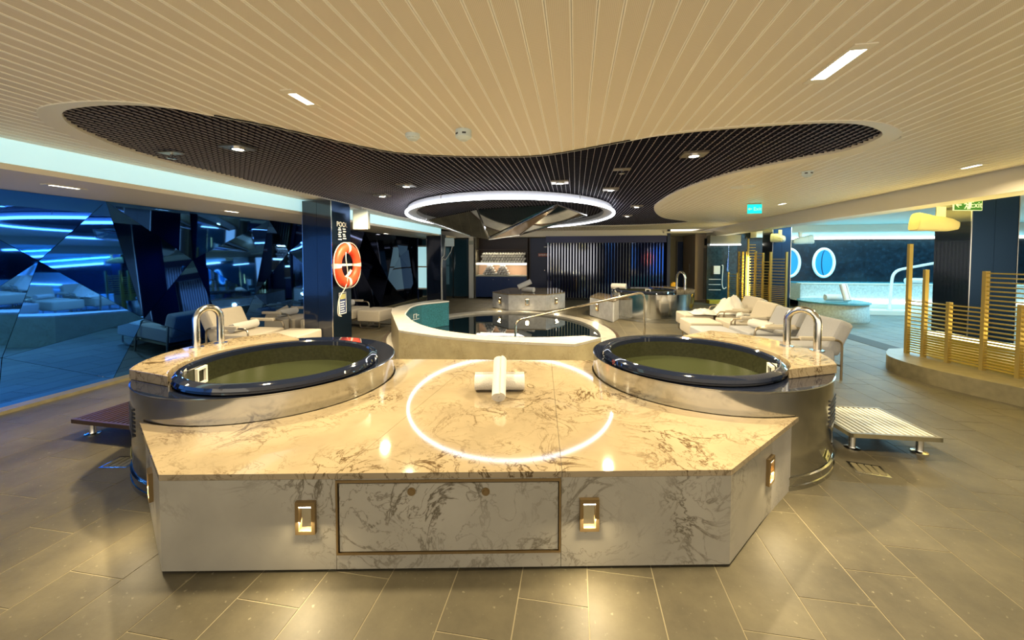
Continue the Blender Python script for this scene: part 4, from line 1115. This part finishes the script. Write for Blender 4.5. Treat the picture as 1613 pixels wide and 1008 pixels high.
# ================================================================== LOUNGERS
def rbox(x0, x1, y0, y1, z0, z1, name, m, par, r=.04, seg=3):
    return MB().box(x0, x1, y0, y1, z0, z1).build(name, m, par, bevel=r, seg=seg, smooth=True)
def make_lounger(label, loc, rz, m='cushion', group='loungers'):
    t = thing('lounge_chair', label, 'lounge chair', loc, rz, group)
    rbox(-.36, .34, -.34, .34, .20, .42, 'seat_cushion', m, t)
    bk = rbox(-.10, .09, -.34, .34, 0, .47, 'back_cushion', m, t, .06, 4); bk.location = (-.31, 0, .32); bk.rotation_euler = (0, R(-24), 0)
    MB().box(-.34, .33, -.33, .33, .16, .20).build('base_frame', 'tube_brown', t)
    for s in (-1, 1):
        y = s * .385
        p = round_path([(.28, y, .0), (.28, y, .52), (-.40, y, .52), (-.40, y, 0.0)], .09, 5)
        arm = MB().tube(p, .014, 8).build('arm_frame', 'tube_brown', t, smooth=True)
        MB().box(-.30, .12, y - .03, y + .03, .51, .56).build('arm_pad', m, arm, bevel=.015)
    MB().tube([(.28, -.385, .18), (.28, .385, .18)], .012, 8).build('cross_bar', 'tube_brown', t)
    MB().tube([(-.40, -.385, .18), (-.40, .385, .18)], .012, 8).build('cross_bar', 'tube_brown', t)
    return t
def make_stool(label, loc, rz, m='cushion', group='footstools'):
    t = thing('footstool', label, 'footstool', loc, rz, group)
    rbox(-.28, .28, -.32, .32, .16, .41, 'cushion', m, t)
    for s in (-1, 1):
        MB().tube(round_path([(-.24, s * .26, .165), (-.24, s * .26, .02), (.24, s * .26, .02), (.24, s * .26, .165)], .06, 4), .012, 8).build('runner', 'tube_brown', t, smooth=True)
    return t
def at(px, d, dz=0): x, y = C((px - 806.5) / FPX * d, d); return (x, y, 0)
lc = make_lounger('cream lounge chair nearest behind the left tub, rolled towel on its seat', at(392, 6.1), R(4))
st = make_stool('cream footstool in front of the nearest left lounge chair', (lc.location.x + .72, lc.location.y + .06, 0), R(4))
def add_chair(px, d, rz, lab, slab, mtl=None, sd=.72):
    L = at(px, d); c = dup(lc, L, rz, lab, 'loungers')
    q = Vector((L[0] + sd * math.cos(rz), L[1] + sd * math.sin(rz), 0)); s = dup(st, q, rz, slab, 'footstools')
    if mtl:
        for o in list(c.children) + list(s.children):
            if 'cushion' in o.name or 'pad' in o.name: o.data = o.data.copy(); o.data.materials[0] = MATS[mtl]
    return c
add_chair(457, 7.6, R(0), 'cream lounge chair half hidden by the lifebuoy pillar', 'pale footstool showing just right of the lifebuoy pillar')
add_chair(548, 8.9, R(-4), 'pale lounge chair behind the lifebuoy pillar with a towel roll', 'pale footstool between the lifebuoy pillar and the pool wall')
add_chair(1152, 8.0, R(180 + 2), 'farthest right lounge chair heaped with crumpled towels', 'cream footstool nearest the distant steel tub')
add_chair(1170, 7.08, R(180 + 2), 'cream right lounge chair with a loose towel on its seat', 'cream footstool of the second lounge chair behind the right tub')
add_chair(1200, 6.22, R(180 + 4), 'grey right lounge chair with a towel roll against its arm', 'footstool hidden behind the right tub rim', 'cushion_bluelit')
add_chair(1248, 5.35, R(180 + 4), 'grey lounge chair seen through the right grab hoop', 'footstool nearest the right tub', 'cushion_bluelit')
q = Vector(lc.location)
towel_roll('rolled_towel', 'white towel roll on the nearest left lounge chair', (q.x - .10, q.y - .02, .425), (0, 0, R(4)), .5, .075)
q = at(457, 7.6); towel_roll('rolled_towel', 'white towel roll on the pillar hidden lounge chair', (q[0] - .08, q[1], .425), (0, 0, 0), .45, .075)
q = at(548, 8.9); towel_roll('rolled_towel', 'white towel roll on the lounge chair behind the pillar', (q[0] - .05, q[1], .425), (0, 0, 0), .45, .08)
q = at(1200, 6.22); towel_roll('rolled_towel', 'grey towel roll beside the arm of the blue-tinted right lounge chair', (q[0] - .02, q[1] - .06, .425), (0, 0, R(15)), .45, .075)
q = at(1170, 7.08); towel_roll('rolled_towel', 'loose cream towel roll on the second right lounge chair', (q[0] - .05, q[1] - .05, .425), (0, 0, R(-20)), .42, .07)
# crumpled towels
def heap(label, c, sx_, sy, h, seed):
    rnd = random.Random(seed); n = 22; mb = MB()
    from mathutils import noise as NZ
    for i in range(n + 1):
        for j in range(n + 1):
            x, y = (i / n * 2 - 1), (j / n * 2 - 1); r = math.hypot(x, y)
            f = max(0.0, 1 - r ** 2.2)
            z = h * f * (0.75 + 0.45 * NZ.noise(Vector((x * 2.2 + seed, y * 2.2, 0)))) + 0.06 * f ** .5 * abs(NZ.noise(Vector((x * 6, y * 6, seed))))
            mb.v.append((c[0] + x * sx_, c[1] + y * sy, c[2] + z))
    m = n + 1
    for i in range(n):
        for j in range(n): mb.f.append((i * m + j, (i + 1) * m + j, (i + 1) * m + j + 1, i * m + j + 1)); mb.m.append(0)
    k = len(mb.v)
    o = mb.build('crumpled_towel', 'towel', origin=c, smooth=True); shell_of(o, .012)
    return tag(o, label, 'towel')
q = at(1150, 8.0); heap('tall heap of crumpled white towels on the farthest right lounge chair', (q[0] + .02, q[1], .43), .34, .33, .36, 3)
q = at(1098, 7.95); heap('white towel draped over the footstool near the distant tub', (q[0] + .12, q[1], .425), .24, .22, .09, 5)

# ================================================================== BACK WALL FURNITURE
# towel cabinet niche
CX0, CX1 = -3.75, -1.78
cb = thing('towel_cabinet', 'navy cabinet with a lit towel shelf in the back wall', 'cabinet', ((CX0 + CX1) / 2, VB, 0)); cw = (CX1 - CX0) / 2
MB().box(-cw, cw, .03, .55, 0.05, .84).build('body', 'navy_matte', cb)
for s in (-1, 1):
    dr = MB().box(-cw + .01 if s < 0 else .004, -.004 if s < 0 else cw - .01, 0, .03, .06, .83).build('door', 'door_blue', cb)
    MB().lathe([(0, 0), (.018, 0.004), (.018, .02)], 14).build('knob', 'steel', dr).location = (s * .3, -.02, .72)
MB().box(-cw, cw, -.02, .55, .84, .89).build('worktop', 'pool_step', cb)
MB().box(-cw, cw, .52, .55, .89, 1.32).build('lit_back', 'peach_wall', cb)
MB().box(-cw, cw, .05, .55, 1.32, 1.36).build('shelf', 'pool_step', cb)
MB().box(-cw + .02, cw - .02, .03, .055, 1.29, 1.35).build('light_strip', 'led_strip', cb)
MB().box(-cw, cw, .10, .55, 1.86, 1.89).build('upper_shelf', 'wood_brown', cb)
MB().box(-cw - .02, -cw, 0, .55, 0, 2.3).build('side_panel', 'wall_grey', cb); MB().box(cw, cw + .02, 0, .55, 0, 2.3).build('side_panel', 'wood_brown', cb)
area_light('cabinet_lamp', ((CX0 + CX1) / 2, VB + .2, 1.30), 1.7, 5, (1, .80, .52), (0, 0, 0), .1)
area_light('cabinet_shelf_lamp', ((CX0 + CX1) / 2, VB + .1, 1.84), 1.7, 10, (1, .85, .55), (R(-25), 0, 0), .06)
small = towel_mesh(.34, .052, 2.2, 22)
proto = None
def shelf_towel(x, y, z, lab, grp):
    global proto
    if proto is None: proto = small.build('rolled_towel', 'towel', smooth=True); o = proto
    else: o = proto.copy(); col.objects.link(o)
    o.location = (x, y, z); tag(o, lab, 'towel', grp)
xm = (CX0 + CX1) / 2
for row in range(4):
    for k in range(16):
        shelf_towel(CX0 + .24 + k * .106 + (row % 2) * .053 - .03, VB + .28, 1.362 + row * .0955, 'small rolled towel stacked on the lit cabinet shelf', 'rolled towels on the cabinet shelf')
for ci, cx_ in enumerate((xm - .48, xm + .02)):
    for row in range(4):
        for k in range(5 - row): shelf_towel(cx_ + (k - (4 - row) / 2) * .106, VB + .25, .892 + row * .0955, ('rolled towel in the left pyramid on the cabinet worktop', 'rolled towel in the right pyramid on the cabinet worktop')[ci], ('left towel pyramid', 'right towel pyramid')[ci])
# service door right of the cabinet
d1 = thing('service_door', 'dark navy door with a small red sign beside the towel cabinet', 'door', (-1.34, VB + .4, 0))
MB().box(-.36, .36, 0, .06, 0, 2.3).build('door_leaf', 'navy_matte', d1)
MB().lathe([(0, 0), (.03, .01), (.03, .04)], 14).build('knob', 'steel', d1).location = (.2, -.05, 1.05)
sg = MB().box(-.05, .33, -.012, 0, 1.60, 1.72).build('door_sign', 'sign_red', d1)
for k in range(5): MB().box(-.03 + k * .07, .015 + k * .07, -.016, -.012, 1.625 + .01 * (k % 2), 1.695).build('sign_mark', 'sign_white', sg)
MB().box(.17, .30, -.02, 0, 1.95, 1.98).build('door_lamp', 'white_plastic', d1)
for x in (-.38, .38): MB().box(x - .02, x + .02, -.02, .06, 0, 2.32).build('jamb', 'wood_brown', d1)
# grey column and black glass left of the cabinet
t = thing('grey_column', 'pale grey column left of the towel cabinet', 'column', (-3.90, VB, 0))
MB().box(-.12, .06, 0, .4, 0, 2.33).build('shaft', 'white_paint', t); MB().box(-.125, .065, -.006, 0, 2.05, 2.2).build('cap_plate', 'speaker_grey', t)
t = thing('glass_door', 'black glass double door behind the slim back pillar', 'door', (-4.75, VB + .05, 0))
for x0, x1 in ((-1.3, -.62), (-.6, .08), (.1, .70)): MB().box(x0, x1, 0, .03, 0.05, 2.28).build('pane', 'glass_door', t)
for x in (-1.31, -.61, .09, .71): MB().box(x - .015, x + .015, -.02, .05, 0, 2.3).build('frame_post', 'black', t)
t = thing('reflection_panel', 'glowing cyan framed panel standing in for a mirror reflection left of the slim back pillar', 'window', (-5.28, 13.4, 0))  # added panel imitating a cyan reflection in the mirrored wall, not a doorway
MB().box(-.42, .16, 0, .03, .45, 1.95).build('pane', 'cyan_glow', t)
for z in (.4, 1.2, 1.95): MB().box(-.44, .18, -.02, .04, z, z + .05).build('transom', 'white_plastic', t)
for x in (-.44, .16): MB().box(x, x + .03, -.02, .04, 0, 2.25).build('frame_post', 'navy_matte', t)
# chrome fin screen
fs = thing('fin_screen', 'row of tall vertical chrome fins with navy header on the back wall', 'screen', (1.05, VB, 0))
MB().box(-2.1, 2.1, .30, .36, 0, 2.3).build('backing', 'blue_back', fs)
MB().box(-2.12, 2.12, -.06, .36, 2.10, 2.34).build('header', 'blue_back', fs)
MB().box(-2.12, 2.12, -.04, .36, 0, .06).build('sill', 'black', fs)
fin = None; k = 0; x = -2.04
while x < 2.07:
    if fin is None: fin = MB().box(-.018, .018, 0, .12, .06, 2.10).build('fin', 'chrome_fin', fs); o = fin
    else: o = fin.copy(); col.objects.link(o)
    o.location = (x, 0, 0); o.rotation_euler = (0, 0, R(18) if x < .9 else R(-24)); x += .104
# corridor: door, dispenser, lamp, exit sign
dC = V(1082, 430, 16.5)
t = thing('corridor_door', 'blue door at the end of the grey corridor', 'door', (dC.x, 16.55, 0)); MB().box(-.36, .36, 0, .04, 0, 2.2).build('door_leaf', 'door_blue', t); MB().box(-.40, -.36, -.02, .04, 0, 2.22).build('jamb', 'wall_grey', t)
dC = V(1090, 423, 15.6)
t = thing('soap_dispenser', 'white oval wall dispenser in the corridor', 'dispenser', (dC.x, 15.6, dC.z - .2)); rbox(-.1, .1, -.06, .06, 0, .4, 'body', 'white_plastic', t, .05); MB().box(-.06, .06, -.065, -.055, .03, .09).build('nozzle_slot', 'black', t)
MB().box(-.06, .06, .06, .94, .1, .3).build('wall_mount', 'wall_grey', t)
dC = V(1096, 430, 14.9)
t = thing('beige_partition', 'beige partition wall with a slim door between corridor and shower', 'partition', (dC.x + .25, 14.9, 0))
MB().box(-.28, .16, 0, 1.6, 0, 2.42).build('panel', 'wall_beige', t); MB().box(.0, .14, -.01, 0, .05, 1.9).build('slim_door', 'wall_grey', t); MB().box(.02, .18, -.05, 0, 2.0, 2.25).build('vent_box', 'black', t)
# shower
x0, x1 = V(1118, 430, 13.9).x, V(1166, 430, 13.9).x
t = thing('shower_cubicle', 'dark tiled glass shower cubicle with chrome hand shower', 'shower', ((x0 + x1) / 2, 13.9, 0)); w = (x1 - x0) / 2
MB().box(-w, w, .3, .36, 0, 2.3).build('back_panel', 'shower_tile', t)
MB().box(-w, w, -.02, .02, 1.98, 2.02).build('head_rail', 'led_strip', t); MB().box(-w, w, 0, .3, 2.05, 2.32).build('header', 'wall_grey', t)
MB().tube(smooth_open([Vector(p) for p in [(-.02, .24, 1.3), (.02, .24, 1.25), (.0, .24, .7), (.05, .24, .5), (.14, .24, .55)]], 5), .016, 6).build('hose', 'white_plastic', t)
MB().box(-.28, -.08, .2, .3, 1.0, 1.28).build('mixer', 'white_plastic', t); MB().tube([(.16, .24, 1.1), (.18, .24, 1.55)], .02, 6).build('hand_shower', 'steel', t)
MB().tube([(0.1, -.01, .1), (.1, -.01, 1.98)], .012, 6).build('door_edge', 'steel', t)
MB().box(-w, w, -.02, .3, 0, .12).build('tray', 'yellow_curb', t)
for k in range(3): MB().box(-w + .04, -.05, .2, .22, .45 + .18 * k, .47 + .18 * k).build('towel_bar', 'white_plastic', t)
# yellow caddy
q = at(1062, 12.6)
t = thing('wet_floor_sign', 'small bright yellow folding floor stand behind the distant tub', 'floor sign', q)
for s in (-1, 1):
    MB().slab([(-.14, s * .14, 0), (.14, s * .14, 0), (.09, s * .02, .72), (-.09, s * .02, .72)], .02).build('leaf', 'yellow_plastic', t)
MB().box(-.05, .05, -.03, .03, .72, .76).build('handle', 'yellow_plastic', t)
q = at(1044, 13.0)
t = thing('red_bench', 'low dark red bench at the foot of the chrome fins', 'bench', q)
MB().box(-.35, .35, -.15, .15, .40, .45).build('seat', 'sign_red', t)
for s in (-1, 1): MB().box(s * .3 - .02, s * .3 + .02, -.13, .13, 0, .40).build('leg', 'black', t)

# ================================================================== POOL ROOM AT THE RIGHT
lg = thing('pool_ledge', 'cyan lit raised pool wall along the dark wall', 'pool', (10.0, 13.1, 0))
MB().box(-3.2, 5.88, -.1, 1.19, 0.24, .76).build('basin_wall', 'pool_ledge', lg)
MB().box(-3.2, 5.88, -.14, .12, .76, .79).build('coping', 'pool_step', lg)
MB().box(-3.2, 5.88, .12, 1.19, .765, .775).build('water', 'cool_water', lg)
MB().box(-3.2, 5.88, -.65, -.1, 0, .24).build('step', 'pool_step', lg)
MB().box(-3.2, 5.88, -1.15, -.65, 0, .12).build('step', 'pool_step', lg)
MB().box(-3.2, 5.88, -.16, -.1, .24, .27).build('light_strip', 'led_strip', lg)
def porthole(label, px, py, r):
    p = V(px, py, 14.28); t = thing('porthole', label, 'window', (p.x, 14.29, p.z - r))
    m1 = MB().lathe([(0, 0), (r, 0)], 40); m1.v = [(x * .66, -.02, y + r) for x, y, z in m1.v]; m1.build('pane', 'porthole_glow', t)
    MB().tube([(r * .66 * math.cos(2 * pi * k / 40), -.03, r + r * math.sin(2 * pi * k / 40)) for k in range(40)], .045, 8, closed=True).build('ring_frame', 'white_plastic', t, smooth=True)
    MB().tube([(.16 * r - .3 * r * math.sin(a), -.03, r + r * 1.0 * math.cos(a)) for a in [pi * k / 12 for k in range(13)]], .012, 6).build('glazing_arc', 'navy_metal', t)
porthole('glowing cyan porthole right of the grey navy pillar', 1297, 414, .46)
porthole('glowing cyan porthole half hidden by the grey navy pillar', 1243, 414, .46)
rt = Vector((6.50, 10.4))
t = thing('round_plinth', 'low round pale plinth with blue top in the pool room', 'plinth', (rt.x, rt.y + .6, 0))
MB().lathe([(.70, 0), (.72, .05), (.70, .42), (.74, .44)], 48).build('drum', 'pool_ledge', t, smooth=True); MB().lathe([(.74, .44), (.74, .47), (0, .475)], 48).build('top', 'cool_water', t)
towel_roll('rolled_towel', 'towel roll lying on the round pool room plinth', (rt.x, rt.y + .45, .476), (0, 0, R(90)), .5, .09)
towel_roll('rolled_towel', 'towel roll standing upright on the round pool room plinth', (rt.x + .02, rt.y + .25, .68), (R(65), 0, 0), .42, .085)
ha = V(1401, 486, 12.2); hb = V(1480, 413, 12.3)
t = thing('pool_handrail', 'white bent handrail at the raised pool behind the gold screen', 'handrail', (ha.x, 12.2, .12))
MB().tube(round_path([(ha.x, 12.2, .12), (ha.x + .05, 12.2, ha.z + 1.05), (hb.x, 12.3, hb.z), (hb.x + .6, 12.3, hb.z + .1)], .25, 6), .035, 10).build('rail', 'white_plastic', t, (ha.x, 12.2, .12), smooth=True)
MB().lathe([(0, .13), (.07, .13), (.07, .12)], 16, (ha.x, 12.2)).build('flange', 'steel', t, (ha.x, 12.2, .12))
for k, (px, z) in enumerate(((1440, .79),)):
    q = V(px, 450, 13.1); towel_roll('rolled_towel', 'towel roll on the raised pool coping behind the gold post', (q.x, 13.08, .79), (0, 0, R(90)), .45, .09)
